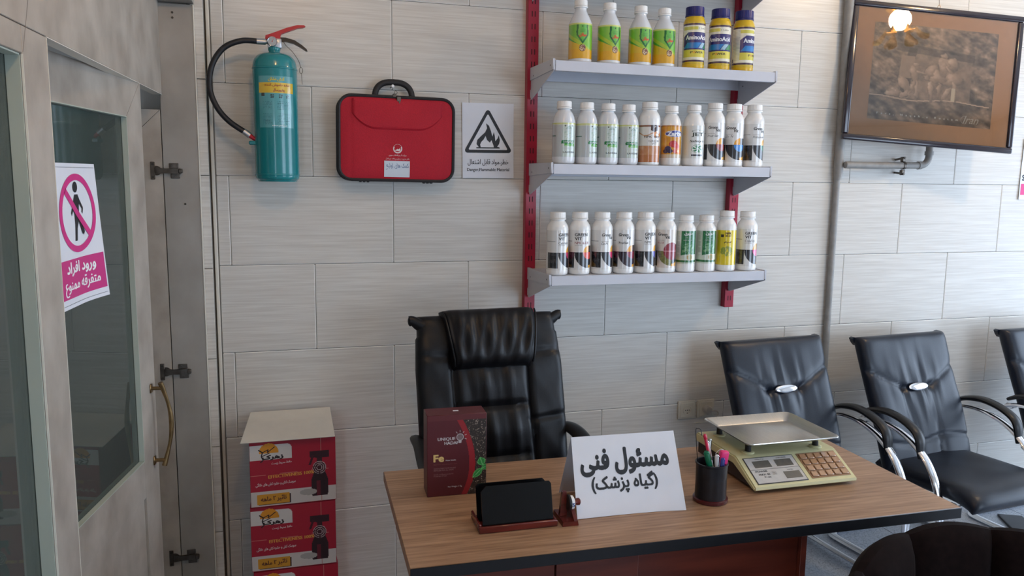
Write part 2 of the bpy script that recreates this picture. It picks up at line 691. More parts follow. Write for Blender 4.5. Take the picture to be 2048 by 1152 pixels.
def wall_with_hole(name, label, axis, pos, thick, a0, a1, holes):
    """Wall slab in the plane axis=pos with rectangular holes [(a0,a1,z0,z1)]."""
    mb = MB()

    def bx(p, q, r, t):
        if q - p < 1e-4 or t - r < 1e-4:
            return
        if axis == 'x':
            mb.box(pos, pos + thick, p, q, r, t)
        else:
            mb.box(p, q, pos, pos + thick, r, t)
    cur = a0
    for (h0, h1, z0, z1) in sorted(holes):
        bx(cur, h0, 0, ROOM_Z1)
        bx(h0, h1, 0, z0)
        bx(h0, h1, z1, ROOM_Z1)
        cur = h1
    bx(cur, a1, 0, ROOM_Z1)
    return tag(build(name, mb, PLASTER, smooth=False), label, kind='structure')


wall_with_hole('wall_right', 'plastered side wall with a wide shop window', 'x', ROOM_X1, 0.15, ROOM_Y0, 0.1, [WIN_R])
wall_with_hole('wall_front', 'shop front wall with window and glass door', 'y', ROOM_Y0 - 0.15, 0.15, ROOM_X0, ROOM_X1, [WIN_F, DOOR_F])
wall_with_hole('wall_side', 'plastered wall of the room behind the door', 'x', ROOM_X0 - 0.15, 0.15, ROOM_Y0, 0.1, [])
tag(build('wall_rear', MB().box(ROOM_X0, -0.12, 0.003, 0.15, 0, ROOM_Z1), PLASTER), 'plastered rear wall behind the door', kind='structure')


def window_frame(name, label, axis, pos, h, n):
    w = thing(name, label, None, kind='structure')
    mb = MB()
    a0, a1, z0, z1 = h

    def bx(p, q, r, t):
        if axis == 'x':
            mb.rbox(pos + 0.04, pos + 0.10, p, q, r, t, 0.004, 1)
        else:
            mb.rbox(p, q, pos - 0.10, pos - 0.04, r, t, 0.004, 1)
    bx(a0, a1, z0, z0 + 0.05)
    bx(a0, a1, z1 - 0.05, z1)
    for i in range(n + 1):
        c = a0 + (a1 - a0) * i / n
        c = min(max(c, a0 + 0.025), a1 - 0.025)
        bx(c - 0.025, c + 0.025, z0 + 0.05, z1 - 0.05)
    build('frame', mb, ALU, w)
    return w


window_frame('window_2', 'aluminium framed shop window', 'x', ROOM_X1, WIN_R, 3)
window_frame('window_3', 'aluminium framed shop window', 'y', ROOM_Y0, WIN_F, 3)
window_frame('door_3', 'aluminium framed glass entrance door', 'y', ROOM_Y0, DOOR_F, 1)

# ------------------------------------------------------------------ laminate partition at the left with its doors
part = thing('wall_left', 'stone-look laminate partition with doorway', None, (-0.199, -0.11, 0), (0, 0, R(-3.5636)), kind='structure')
HB = 1.922
HINGE_Y = -1.152
POST_Y = -1.290
b = MB().rbox(-0.03, 0, -2.6, -0.001, HB, 2.9, 0.0015, 1)
build('header_board', b, LAM, part)
build('door_post', MB().rbox(-0.045, 0, POST_Y, HINGE_Y, 0, HB - 0.0015, 0.0015, 1), LAM, part)
build('base_board', MB().rbox(-0.045, 0, -2.6, POST_Y - 0.001, 0, 0.35, 0.0015, 1), LAM, part)
build('window_rail', MB().rbox(-0.045, 0, -2.6, POST_Y - 0.001, 1.869, HB - 0.0015, 0.0015, 1), LAM, part)
# light edge bands along the opening
eb = MB()
eb.box(-0.03, 0.0008, HINGE_Y, -0.002, HB - 0.002, HB - 0.0003)
build('edge_band', eb, EDGE, part)
build('edge_band', MB().box(-0.003, 0.0008, HINGE_Y, HINGE_Y + 0.0012, 0.0, HB - 0.003), EDGE, part)
build('edge_band', MB().box(-0.003, 0.0008, POST_Y - 0.0012, POST_Y, 0.36, 1.868), EDGE, part)
build('mitre_joint', MB().prism([(POST_Y + 0.002, 1.872), (POST_Y + 0.0035, 1.872), (POST_Y + 0.10, 2.09), (POST_Y + 0.0985, 2.09)], 0, 0.0004, 'yz'),
      mat('mitre_line', (120, 112, 104), 0.7), part)
GLASS = glass_mat('tinted_glass', (200, 210, 204), 0.0, haze=0.09)
w1 = thing('window_1', 'fixed glass pane of the laminate partition', None, (-0.199, -0.11, 0), (0, 0, R(-3.5636)), kind='structure')
build('pane', MB().box(-0.036, -0.030, -2.6, POST_Y - 0.0005, 0.352, 1.868), GLASS, w1, smooth=False)
LINER = mat('pale_green_liner', (176, 184, 172), 0.5, scale=6, var=0.03)
build('glazing_liner', MB().box(-0.029, -0.004, POST_Y - 0.004, POST_Y - 0.0013, 0.36, 1.866), LINER, w1, smooth=False)
build('glazing_liner', MB().box(-0.029, -0.004, -2.5, POST_Y - 0.005, 1.8655, 1.8685), LINER, w1, smooth=False)

# jamb panel parallel to the wall, with the top board above it
jamb = thing('trim_3', 'grey laminate jamb panel beside the doorway', None, (0, 0, 0), kind='structure')
build('jamb_board', MB().rbox(-0.205, -0.0905, -0.11, -0.094, 0, 2.222, 0.001, 1), LAM_D, jamb)
build('edge_band', MB().box(-0.0903, -0.0872, -0.1115, -0.094, 0, 2.222), EDGE, jamb)
build('top_board', MB().rbox(-0.198, -0.0872, -0.16, -0.094, 2.227, 2.243, 0.001, 1), LAM_D, jamb)
build('top_fascia', MB().rbox(-0.198, -0.0872, -0.135, -0.094, 2.246, 2.9, 0.001, 1), LAM, jamb)
SCREW = mat('screw_cap', (70, 66, 62), 0.4, metal=0.4)
for (x, z) in ((-0.155, 2.193), (-0.155, 2.176), (-0.140, 1.550)):
    build('screw_cap', MB().cyl((x, -0.1102, z), (x, -0.1118, z), 0.0038, 12), SCREW, jamb)


def framed_leaf(root, w, z0, z1, t, stile, top, glass_z0, rail_z0, bottom, sgn):
    """Door leaf in the plane x = 0, spanning y = -w..0; stiles and rails mitred at the top corners."""
    g = 0.0008
    build('stile', MB().prism([(-stile + g, z0), (0, z0), (0, z1 - g), (-stile + g, z1 - top - g)][::1], -t, 0, 'yz'), LAM, root, smooth=False)
    build('stile', MB().prism([(-w, z0), (-w + stile - g, z0), (-w + stile - g, z1 - top - g), (-w, z1 - g)], -t, 0, 'yz'), LAM, root, smooth=False)
    build('rail', MB().prism([(-w + stile + g, z1 - top), (-stile - g, z1 - top), (-g, z1), (-w + g, z1)], -t, 0, 'yz'), LAM, root, smooth=False)
    if glass_z0:
        build('rail', MB().box(-t, 0, -w + stile, -stile, rail_z0, glass_z0), LAM, root, smooth=False)
        build('rail', MB().box(-t, 0, -w + stile, -stile, z0, z0 + bottom), LAM, root, smooth=False)
        build('door_panel', MB().box(-t + 0.006, -0.006, -w + stile + 0.003, -stile - 0.003, z0 + bottom + 0.003, rail_z0 - 0.003), LAM, root, smooth=False)
        bead = MB()
        bead.box(-0.014, 0.0008, -w + stile, -stile, glass_z0, glass_z0 + 0.0025)
        bead.box(-0.014, 0.0008, -w + stile, -stile, z1 - top - 0.0025, z1 - top)
        bead.box(-0.014, 0.0008, -stile - 0.0025, -stile, glass_z0 + 0.003, z1 - top - 0.003)
        bead.box(-0.014, 0.0008, -w + stile, -w + stile + 0.0025, glass_z0 + 0.003, z1 - top - 0.003)
        build('glazing_bead', bead, LINER, root, smooth=False)
        build('pane', MB().box(-0.020, -0.015, -w + stile + 0.001, -stile - 0.001, glass_z0 + 0.001, z1 - top - 0.001), GLASS, root, smooth=False)


d1 = thing('door_1', 'ajar laminate door leaf with tall glass pane and brass bow handle', None, (-0.219, -0.443, 0), (0, 0, R(-10.284)), kind='structure')
framed_leaf(d1, 0.80, 0.01, 1.927, 0.035, 0.124, 0.112, 0.785, 0.672, 0.12, 1)
BRASS = mat('antique_brass', (132, 108, 74), 0.32, metal=0.9, scale=40, var=0.2)
hp = [(0.030 + 0.022 * math.sin(PI * t), -0.040 + 0.018 * math.sin(PI * t), 0.742 + 0.268 * t) for t in [i / 16 for i in range(17)]]
hd = build('handle', MB().tube(hp, [0.0055 + 0.0025 * math.cos(2 * PI * i / 16) ** 2 for i in range(17)], 10), BRASS, d1)
for z in (0.760, 0.992):
    mb = MB().cyl((0.0003, -0.040, z), (0.032, -0.038, z), 0.006, 10)
    mb.rbox(0.0003, 0.004, -0.05, -0.03, z - 0.014, z + 0.014, 0.002, 1)
    build('handle_mount', mb, BRASS, hd)

d2 = thing('door_2', 'narrow laminate door leaf folded open against the jamb', None, (-0.2075, -0.11, 0), (0, 0, R(-90)), kind='structure')
# local x = 0 faces -Y (the camera side); local y runs along -X
framed_leaf(d2, 0.34, 0.01, 1.870, 0.018, 0.085, 0.085, None, None, 0, 1)
build('door_panel', MB().box(-0.014, -0.004, -0.34 + 0.086, -0.086, 0.011, 1.784), LAM, d2, smooth=False)
NICKEL = mat('nickel', (104, 98, 92), 0.38, metal=1.0, scale=40, var=0.15)
for z in (1.664, 0.956, 0.256):
    # hinge built in world orientation, then brought into the leaf's frame
    T = Matrix.Rotation(R(90), 4, 'Z') @ Matrix.Translation((0.2075, 0.11, 0))
    cup = MB()
    cup.rbox(-0.246, -0.232, -0.1135, -0.1102, z - 0.030, z + 0.030, 0.0012, 1, T=T)
    cup.lathe([(0.0168, 0), (0.0168, 0.0022), (0.013, 0.0022), (0.012, 0.0004)], 20, T=T @ Matrix.Translation((-0.228, -0.1102, z)) @ Matrix.Rotation(R(90), 4, 'X'))
    hg = build('hinge', cup, NICKEL, d2)
    arm = MB()
    arm.prism([(-0.226, z - 0.012), (-0.204, z - 0.009), (-0.165, z - 0.010), (-0.150, z - 0.012), (-0.150, z + 0.008), (-0.165, z + 0.009), (-0.204, z + 0.008), (-0.226, z + 0.012)],
              -0.123, -0.114, 'xz', T=T)
    arm.rbox(-0.156, -0.143, -0.128, -0.112, z - 0.008, z + 0.007, 0.002, 1, T=T)
    build('hinge_arm', arm, NICKEL, hg)
    pl = MB()
    pl.rbox(-0.182, -0.153, -0.1135, -0.1104, z - 0.026, z - 0.010, 0.001, 1, T=T)
    pl.rbox(-0.186, -0.156, -0.1135, -0.1104, z + 0.009, z + 0.026, 0.001, 1, T=T)
    pl.rbox(-0.178, -0.160, -0.1132, -0.1104, z - 0.011, z + 0.010, 0.001, 1, T=T)
    for (x, dz) in ((-0.172, -0.018), (-0.176, 0.018)):
        pl.cyl((x, -0.1132, z + dz), (x, -0.1155, z + dz), 0.004, 10, T=T)
    build('mounting_plate', pl, NICKEL, hg)
    sc = MB()
    for dz in (-0.022, 0.022):
        sc.cyl((-0.239, -0.1134, z + dz), (-0.239, -0.1146, z + dz), 0.0042, 10, T=T)
    build('screw', sc, SCREW, hg)

# inside, dimly seen through the glass
cab = thing('storage_cabinet', 'pale framed storage cupboard standing inside behind the glass door', 'cupboard', (-1.35, -0.62, 0))
CABM = mat('pale_cupboard', (178, 180, 172), 0.5, scale=5, var=0.04)
build('body', MB().rbox(-0.25, 0.0, -0.45, 0.55, 0, 2.0, 0.004, 1), CABM, cab)
for k, y0 in enumerate((-0.44, 0.055)):
    dr = build('door', MB().rbox(0.0005, 0.02, y0, y0 + 0.485, 0.06, 1.95, 0.003, 1), CABM, cab)
    build('door_panel', MB().rbox(0.0205, 0.024, y0 + 0.07, y0 + 0.415, 0.98, 1.86, 0.002, 1), mat('dark_cupboard_panel', (96, 98, 98), 0.3), dr)
    build('door_panel', MB().rbox(0.0205, 0.024, y0 + 0.07, y0 + 0.415, 0.14, 0.82, 0.002, 1), LAM, dr)
    build('lock', MB().rbox(0.0205, 0.05, y0 + (0.44 if k == 0 else 0.02), y0 + (0.465 if k == 0 else 0.045), 0.86, 0.95, 0.004, 1), BLACK, dr)
rc = thing('red_carton', 'dull red carton on top of the cupboard behind the glass', 'carton', (-1.47, -0.6, 2.0))
RC = mat('dull_red_card', (120, 48, 50), 0.7, scale=10)
build('body', MB().rbox(-0.11, 0.11, -0.3, 0.3, 0, 0.24, 0.003, 1), RC, rc)
build('tape', MB().box(-0.03, 0.03, -0.301, 0.301, 0.239, 0.2412), mat('parcel_tape', (150, 120, 84), 0.3), rc)

# ------------------------------------------------------------------ shelving: two red slotted uprights, grey shelves
RED_PAINT = mat('crimson_paint', (158, 22, 50), 0.35, scale=12, var=0.06)
SLOT = mat('slot_dark', (60, 10, 20), 0.7)
SHELF = mat('grey_shelf_paint', (196, 198, 206), 0.35, scale=8, var=0.03)
UPX = (1.150, 2.080)


def upright(x, z0, z1, label):
    t = thing('shelf_upright', label, 'shelf upright', (x, 0, z0), group='slotted uprights of the bottle shelves')
    mb = MB()
    h = z1 - z0
    mb.rbox(-0.022, 0.022, -0.034, -0.031, 0, h, 0.001, 1)          # slotted face
    mb.rbox(-0.022, -0.019, -0.031, -0.0005, 0, h, 0.001, 1)
    mb.rbox(0.019, 0.022, -0.031, -0.0005, 0, h, 0.001, 1)
    build('channel', mb, RED_PAINT, t)
    sl = MB()
    z = 0.030
    while z < h - 0.02:
        for dx in (-0.008, 0.004):
            sl.box(dx, dx + 0.004, -0.0344, -0.0335, z, z + 0.021)
        z += 0.048
    s = build('slots', sl, SLOT, t, smooth=False)
    s['kind'] = 'stuff'
    return t


upright(UPX[0], 1.098, 2.75, 'crimson slotted steel upright beside the flammable warning sheet')
upright(UPX[1], 1.098, 2.75, 'crimson slotted steel upright below and behind the rightmost bottles')


def shelf(z, label):
    """Top surface at z. Folded tray with front lip, plus a tapering bracket at each end."""
    t = thing('wall_shelf', label, 'shelf', (0, 0, z), group='grey bottle shelves')
    x0, x1, yf = 1.150, 2.070, -0.303
    mb = MB()
    mb.rbox(x0, x1, yf + 0.001, -0.040, -0.003, 0, 0.0008, 1)
    mb.rbox(x0, x1, yf, yf + 0.003, -0.038, 0.0, 0.001, 1)
    mb.rbox(x0, x1, yf + 0.003, yf + 0.020, -0.038, -0.0355, 0.0008, 1)
    mb.rbox(x0, x1, -0.043, -0.040, -0.045, 0.0, 0.001, 1)
    for yy in (-0.13, -0.22):
        mb.rbox(x0, x1, yy - 0.012, yy + 0.012, -0.010, -0.003, 0.003, 1)
    build('shelf_tray', mb, SHELF, t)
    for x in (x0 - 0.008, x1 + 0.003):
        br = MB()
        br.prism([(-0.0345, 0.002), (-0.300, 0.002), (-0.303, 0.006), (-0.306, -0.036), (-0.300, -0.040), (-0.045, -0.118), (-0.0345, -0.118)], x, x + 0.0028, 'yz')
        br.prism([(-0.0345, 0.004), (-0.304, 0.004), (-0.304, -0.034), (-0.0345, -0.044)], x - 0.003, x + 0.0055, 'yz')
        br.box(x - 0.002, x + 0.005, -0.0345, -0.028, -0.11, -0.08)
        b_ = build('bracket', br, SHELF, t, smooth=False)
        for (y, zz) in ((-0.075, -0.030), (-0.275, -0.016)):
            build('rivet', MB().cyl((x - 0.0036, y, zz), (x - 0.0030, y, zz), 0.003, 8), SCREW, b_)
    return t


SH = (2.080, 1.708, 1.290)
shelf(SH[0], 'grey steel shelf holding the green and the blue-capped yellow bottles')
shelf(SH[1], 'grey steel shelf holding the middle row of mixed bottles')
shelf(SH[2], 'lowest grey steel shelf, above the black chairs')
shelf(2.455, 'empty grey steel shelf cut off by the picture top')

# ------------------------------------------------------------------ bottles
HDPE = mat('white_hdpe', (232, 232, 230), 0.3, coat=0.5, scale=12, var=0.02)
CLOUDY = mat('cloudy_plastic', (214, 218, 222), 0.25, coat=0.3, scale=12, var=0.03)
WCAP = mat('white_cap', (236, 236, 234), 0.4, scale=30, var=0.02)
NAVY_CAP = mat('navy_cap', (34, 38, 104), 0.35, scale=30, var=0.05)
YELLOW_B = mat('yellow_bottle', (214, 176, 28), 0.3, coat=0.2, scale=10, var=0.04)


def smooth_profile(pts, n=4):
    out = []
    for i in range(len(pts) - 1):
        p0 = pts[max(i - 1, 0)]
        p1, p2 = pts[i], pts[i + 1]
        p3 = pts[min(i + 2, len(pts) - 1)]
        for k in range(n):
            t = k / n
            f = lambda a, b, c, d: 0.5 * (2 * b + (c - a) * t + (2 * a - 5 * b + 4 * c - d) * t * t + (3 * b - a - 3 * c + d) * t ** 3)
            out.append((max(0.0005, f(p0[0], p1[0], p2[0], p3[0])), f(p0[1], p1[1], p2[1], p3[1])))
    out.append(pts[-1])
    return out


def bottle_shape(kind, r, h):
    """(body profile, cap r, cap z0, cap z1)"""
    if kind == 'round':        # wide shoulder, wide cap
        cz = h - 0.029
        body = [(r * 0.86, 0), (r * 0.97, 0.004), (r, 0.012), (r, 0.03), (r, h * 0.5), (r, h * 0.70), (r * 0.985, h * 0.745), (r * 0.93, h * 0.785),
                (r * 0.80, h * 0.825), (r * 0.70, h * 0.85), (r * 0.66, h * 0.865), (r * 0.66, cz + 0.004)]
        return body, r * 0.735, cz, h
    if kind == 'cone':         # sloping shoulder and a narrow neck
        cz = h - 0.028
        body = [(r * 0.88, 0), (r * 0.98, 0.004), (r, 0.012), (r, 0.03), (r, h * 0.4), (r, h * 0.60), (r * 0.97, h * 0.64), (r * 0.80, h * 0.715),
                (r * 0.60, h * 0.79), (r * 0.50, h * 0.83), (r * 0.48, h * 0.86), (r * 0.48, cz + 0.004)]
        return body, r * 0.56, cz, h
    if kind == 'dome':         # domed shoulder, medium cap
        cz = h - 0.029
        body = [(r * 0.82, 0), (r * 0.95, 0.005), (r, 0.016), (r, 0.04), (r, h * 0.4), (r, h * 0.62), (r * 0.97, h * 0.68), (r * 0.87, h * 0.755),
                (r * 0.70, h * 0.82), (r * 0.56, h * 0.85), (r * 0.52, h * 0.868), (r * 0.52, cz + 0.004)]
        return body, r * 0.64, cz, h
    if kind == 'wide':         # jar-like with a very wide cap
        cz = h - 0.038
        body = [(r * 0.9, 0), (r * 0.98, 0.004), (r, 0.012), (r, 0.03), (r, h * 0.5), (r, h * 0.70), (r * 0.985, h * 0.745), (r * 0.93, h * 0.79),
                (r * 0.86, h * 0.815), (r * 0.82, h * 0.83), (r * 0.82, cz + 0.004)]
        return body, r * 0.84, cz, h


def make_bottle(name, label, kind, r, h, loc, yaw, body_m, cap_m, lz, colfn, deco=None, group=None, span=(-125, 125), nu=120, nv=90, wide=1.0):
    # yaw is how far the label is turned from facing a customer standing at (0.16, -3.1)
    yaw = yaw - math.degrees(math.atan2(loc[0] - 0.16, loc[1] + 3.107))
    t = thing(name, label, 'bottle', loc, (0, 0, R(yaw)), group)
    prof, cr, c0, c1 = bottle_shape(kind, r, h)
    build('bottle_body', MB().lathe(smooth_profile(prof, 3), 40), body_m, t)
    cp = MB()
    cp.lathe([(cr * 0.98, c0), (cr * 1.04, c0 + 0.001), (cr * 1.04, c0 + 0.0055), (cr * 0.99, c0 + 0.0062)], 40)
    cp.lathe([(cr, c0 + 0.007), (cr, c0 + 0.0075), (cr * 0.995, c1 - 0.0035), (cr * 0.97, c1 - 0.001), (cr * 0.90, c1), (cr * 0.3, c1)], 120, ribs=30, rib_z=(c0 + 0.0072, c1 - 0.003), rib_d=0.0009)
    build('cap', cp, cap_m, t)
    rl = r + 0.0005

    def on(a, b, d=0.0):
        th = a / r
        return ((rl + d) * math.sin(th), -(rl + d) * math.cos(th), b)
    lb = MB()
    raster(lb, nu, nv, r * R(span[0]), r * R(span[1]), lz[0], lz[1], lambda a, b: on(a, b), lambda a, b: colfn(a / wide, b))
    lo = build('label', lb, PRINT_GLOSS, t)
    if deco:
        tx = MB()
        deco(tx, lambda a, b: on(a * wide, b, 0.0004), r)
        build('lettering', tx, PRINT, lo, smooth=False)['kind'] = 'stuff'
    return t


def C(*c):
    return tuple(lin(c))


DK = C(34, 32, 36)

# --- green bottles with yellow foot (top shelf)


def green_col(s, z):
    c = paint(len(s), (122, 190, 60))
    zz = z - 0.03
    slope = 0.075 - (s + 0.045) * 0.62
    c[(zz < slope)] = (78, 160, 48)
    c[(zz < slope) & (zz > slope - 0.014)] = (168, 196, 52)
    c[zz < 0.046 - (s + 0.03) * 0.42] = (216, 176, 36)
    c[zz < 0.016] = (222, 168, 30)
    ax = abs(s - 0.012)
    zt = z
    lim = np.where(zt > 0.098, 0.0235 + (zt - 0.098) * 0.05 - np.maximum(0, zt - 0.11) * 0.12, 0.0235 - (0.098 - zt) * 0.72)
    edge = (ax < lim) & (ax > lim - 0.0075) & (zt > 0.066)
    c[edge] = (20, 104, 44)
    inside = (ax < lim - 0.0075) & (zt > 0.066)
    c[inside] = (104, 186, 70)
    d = np.hypot(s - 0.012, z - 0.052)
    nut = fbm(s * 420, z * 420, 3, 2)
    c[d < 0.0125] = np.where(nut[d < 0.0125][:, None] > 0.5, (224, 200, 160), (110, 50, 30))
    c[(d < 0.0125) & (d > 0.0112)] = (70, 34, 24)
    c[z > 0.135] = (206, 216, 120)
    return c


def green_deco(tx, fn, r):
    text_on(tx, 'مولان', fn, 0.013, 0.098, h=0.016, w=0.027, bold=0.06, bands=16, col=C(214, 70, 36))
    for i, (w, z) in enumerate(((0.022, 0.118), (0.026, 0.113), (0.02, 0.109))):
        text_on(tx, 'حشره کش سیستمیک', fn, 0.012, z, w=w, h=0.0024, bands=5, col=C(30, 70, 30))
    text_on(tx, 'یک لیتر', fn, 0.012, 0.083, h=0.003, bands=5, col=C(30, 70, 30))
    poly_on(tx, [(0.009, 0.127), (0.013, 0.127), (0.013, 0.131), (0.009, 0.131)], fn, col=DK)


gx = (1.269, 1.385, 1.513, 1.613)
glabels = ('green and yellow label bottle at the upright end of the top bottle row',
           'second green and yellow label bottle from the upright in the top row',
           'third green and yellow label bottle from the upright in the top row',
           'green and yellow label bottle next to the blue-capped yellow bottles')
for i, x in enumerate(gx):
    make_bottle('pesticide_bottle', glabels[i], 'cone', 0.0435, 0.228 - 0.002 * i, (x, -0.235, SH[0] + 0.0005), (-4, 17, 12, 16)[i], CLOUDY, WCAP,
                (0.014, 0.141), green_col, green_deco, 'green and yellow bottles on the top shelf')

# --- yellow bottles with navy caps


def amino_col(s, z):
    c = paint(len(s), (236, 232, 214))
    c[(z > 0.026) & (z < 0.033)] = (64, 40, 66)
    c[z <= 0.026] = (206, 176, 36)
    c[(z > 0.163)] = (66, 44, 70)
    c[(z > 0.171)] = (214, 178, 30)
    front = s > -0.036
    c[front & (z > 0.146) & (z < 0.158) & (s < 0.005)] = (214, 206, 90)
    band = front & (z > 0.073) & (z < 0.137) & ~((z > 0.120) & (s + 0.036 < (z - 0.120) * 0.9))
    c[band] = (46, 42, 112)
    t = (z - 0.077) / 0.022
    bl = front & (z > 0.077) & (z < 0.099)
    c[bl & (s > -0.034 + 0.012 * t) & (s < 0.004 + 0.012 * t)] = (34, 126, 200)
    c[bl & (s > 0.006 + 0.012 * t) & (s < 0.018 + 0.012 * t)] = (160, 196, 214)
    c[bl & (s > 0.020 + 0.012 * t)] = (60, 140, 84)
    c[front & (z > 0.045) & (z < 0.073)] = (220, 208, 78)
    c[(s < -0.036) & (z > 0.04) & (z < 0.16) & (np.sin(z * 2400) > 0.2) & (s > -0.062)] = (196, 194, 186)
    c[(s < -0.045) & (s > -0.062) & (z > 0.036) & (z < 0.05) & (np.sin(s * 6000) > 0)] = (50, 44, 50)
    return c


def amino_deco(tx, fn, r):
    text_on(tx, 'AminoAcid', fn, 0.004, 0.118, h=0.0165, w=0.062, bold=0.04, bands=16, col=C(240, 240, 244))
    text_on(tx, 'P', fn, -0.010, 0.062, h=0.008, bold=0.03, bands=9, col=C(50, 40, 30))
    ring_on(tx, -0.0035, 0.062, 0.0020, 0.0036, fn, col=C(230, 150, 40), n=12)
    text_on(tx, 'WER', fn, 0.009, 0.062, h=0.0075, bold=0.03, bands=9, col=C(50, 40, 30))
    text_on(tx, '1 Liter', fn, 0.018, 0.152, h=0.006, bands=8, col=C(40, 40, 40))


for i, x in enumerate((1.742, 1.855, 1.961)):
    make_bottle('nutrient_bottle', ('blue-capped yellow bottle next to the green bottles', 'middle one of three blue-capped yellow bottles',
                                    'blue-capped yellow bottle nearest the picture, side text turned forward')[i], 'wide', 0.042, 0.236,
                (x, -0.235, SH[0] + 0.0005), (11, -8, 57)[i], YELLOW_B, NAVY_CAP, (0.018, 0.176), amino_col, amino_deco,
                'blue-capped yellow bottles on the top shelf', wide=1.5)

# --- grey label bottles with green brush mark (middle shelf)


def brush_col(s, z):
    c = paint(len(s), (190, 196, 198))
    c[z > 0.146] = (206, 212, 130)
    c[(z > 0.142) & (z <= 0.146)] = (214, 220, 190)
    f = s > -0.004
    c[f & (z < 0.142)] = (196, 208, 200)
    n = fbm(s * 300, z * 900, 5, 2) * 0.006
    c[(s > -0.010 + n) & (s < 0.034 - n) & (z > 0.074) & (z < 0.086)] = (24, 120, 62)
    c[(s > -0.002 + n) & (s < 0.032) & (z > 0.064) & (z <= 0.074)] = (86, 170, 62)
    tri = (z > 0.128) & (z < 0.141) & (abs(s - 0.014) < (0.141 - z) * 0.75)
    c[tri & (np.sin((s + z) * 2600) > -0.2)] = (96, 130, 110)
    c[(np.hypot(s - 0.003, z - 0.139) < 0.0024) | (np.hypot(s - 0.025, z - 0.139) < 0.0024)] = (70, 74, 60)
    leaf = (abs(s - 0.014) < 0.014) & (z > 0.09) & (z < 0.122) & (fbm(s * 260, z * 260, 8, 3) > 0.58)
    c[leaf] = (168, 190, 174)
    c[(s < -0.024) & (z > 0.100) & (z < 0.104)] = (90, 120, 110)
    return c


def brush_deco(tx, fn, r):
    text_on(tx, 'پاراکوات', fn, 0.014, 0.080, h=0.0095, bold=0.03, bands=10, col=C(240, 244, 240))
    text_on(tx, 'علف کش', fn, 0.016, 0.0688, h=0.006, bold=0.02, bands=7, col=C(236, 244, 220))
    for z, w in ((0.059, 0.036), (0.055, 0.030), (0.125, 0.024), (0.1215, 0.018)):
        text_on(tx, 'مایع حل شونده در آب', fn, 0.012, z, w=w, h=0.0028, bands=5, col=C(90, 96, 98))
    text_on(tx, 'LAVERIA', fn, 0.016, 0.043, h=0.0062, w=0.036, bold=0.02, bands=8, col=C(60, 66, 74))


for i, x in enumerate((1.206, 1.297, 1.384, 1.469)):
    make_bottle('herbicide_bottle', ('grey label bottle with green brush mark at the upright end of the middle row',
                                     'second grey label bottle with green brush mark from the upright',
                                     'third grey label bottle with green brush mark from the upright',
                                     'grey label bottle with green brush mark beside the brown and white bottle')[i], 'dome', (0.043, 0.041, 0.041, 0.040)[i], 0.231 - 0.001 * i,
                (x, -0.25, SH[1] + 0.0005), (1, 24, -3, 1)[i], CLOUDY, WCAP, (0.026, 0.150), brush_col, brush_deco, 'grey label bottles on the middle shelf', wide=1.4)


# --- white bottle with brown swirl label
def npk_col(s, z):
    c = paint(len(s), (226, 222, 216))
    c[z > 0.146] = (132, 78, 52)
    sw = fbm(s * 90, z * 60, 12, 3)
    c[(z < 0.075)] = np.stack([216 - 30 * sw, 170 - 60 * sw, 130 - 70 * sw], 1)[z < 0.075]
    c[(z < 0.04)] = (190, 120, 70)
    c[(abs(z - 0.118 - 0.006 * np.sin(s * 120)) < 0.002)] = (200, 150, 110)
    hx = (abs(s - 0.012) < 0.011) & (z > 0.132 - (0.011 - abs(s - 0.012)) * 0.55 + 0.0) & (z < 0.152)
    c[hx] = (58, 30, 26)
    c[(s > 0.010) & (z > 0.100) & (z < 0.128) & ~hx & (sw > 0.5)] = (222, 150, 90)
    return c


def npk_deco(tx, fn, r):
    text_on(tx, 'NPK  BIO', fn, 0.006, 0.108, h=0.0075, w=0.046, bold=0.02, bands=9, col=C(60, 40, 40))
    text_on(tx, 'GREEN', fn, 0.012, 0.092, h=0.0075, bold=0.0, bands=9, col=C(90, 84, 84))
    text_on(tx, 'VIT', fn, 0.012, 0.082, h=0.0075, bold=0.0, bands=9, col=C(90, 84, 84))
    text_on(tx, '7', fn, 0.012, 0.144, h=0.008, shear=0.4, bold=0.04, bands=8, col=C(232, 226, 220))


make_bottle('fertilizer_bottle', 'white bottle with brown swirl label and dark badge', 'round', 0.0415, 0.241, (1.557, -0.25, SH[1] + 0.0005), 7, HDPE, WCAP,
            (0.012, 0.152), npk_col, npk_deco, wide=1.4)


# --- fruit label bottle
def fruit_col(s, z):
    c = paint(len(s), (220, 150, 30))
    v = fbm(s * 60, z * 60, 20, 3)
    c[:] = np.stack([200 + 40 * v, 120 + 70 * v, 20 + 30 * v], 1)
    c[z > 0.150] = (176, 110, 30)
    c[(np.hypot((s - 0.010) / 0.030, (z - 0.122) / 0.0125) < 1)] = (40, 50, 140)
    c[(np.hypot((s - 0.010) / 0.030, (z - 0.122) / 0.0125) < 1) & (np.hypot((s - 0.010) / 0.0285, (z - 0.122) / 0.0110) > 1)] = (220, 220, 230)
    for (a, b, q, k) in ((0.006, 0.083, 0.013, (196, 44, 40)), (-0.010, 0.065, 0.010, (60, 40, 84)), (-0.017, 0.055, 0.008, (44, 34, 70)), (-0.004, 0.056, 0.008, (54, 36, 72)),
                         (0.016, 0.074, 0.010, (208, 60, 44)), (0.022, 0.056, 0.0105, (232, 130, 50)), (0.012, 0.056, 0.008, (200, 70, 40))):
        d = np.hypot(s - a, z - b)
        c[d < q] = np.array(k) * (1 - 0.25 * (fbm(s[d < q] * 500, z[d < q] * 500, 31, 2)[:, None] - 0.5))
    c[(np.hypot(s - 0.022, z - 0.056) < 0.005)] = (244, 200, 130)
    c[(z < 0.044)] = (212, 196, 170)
    return c


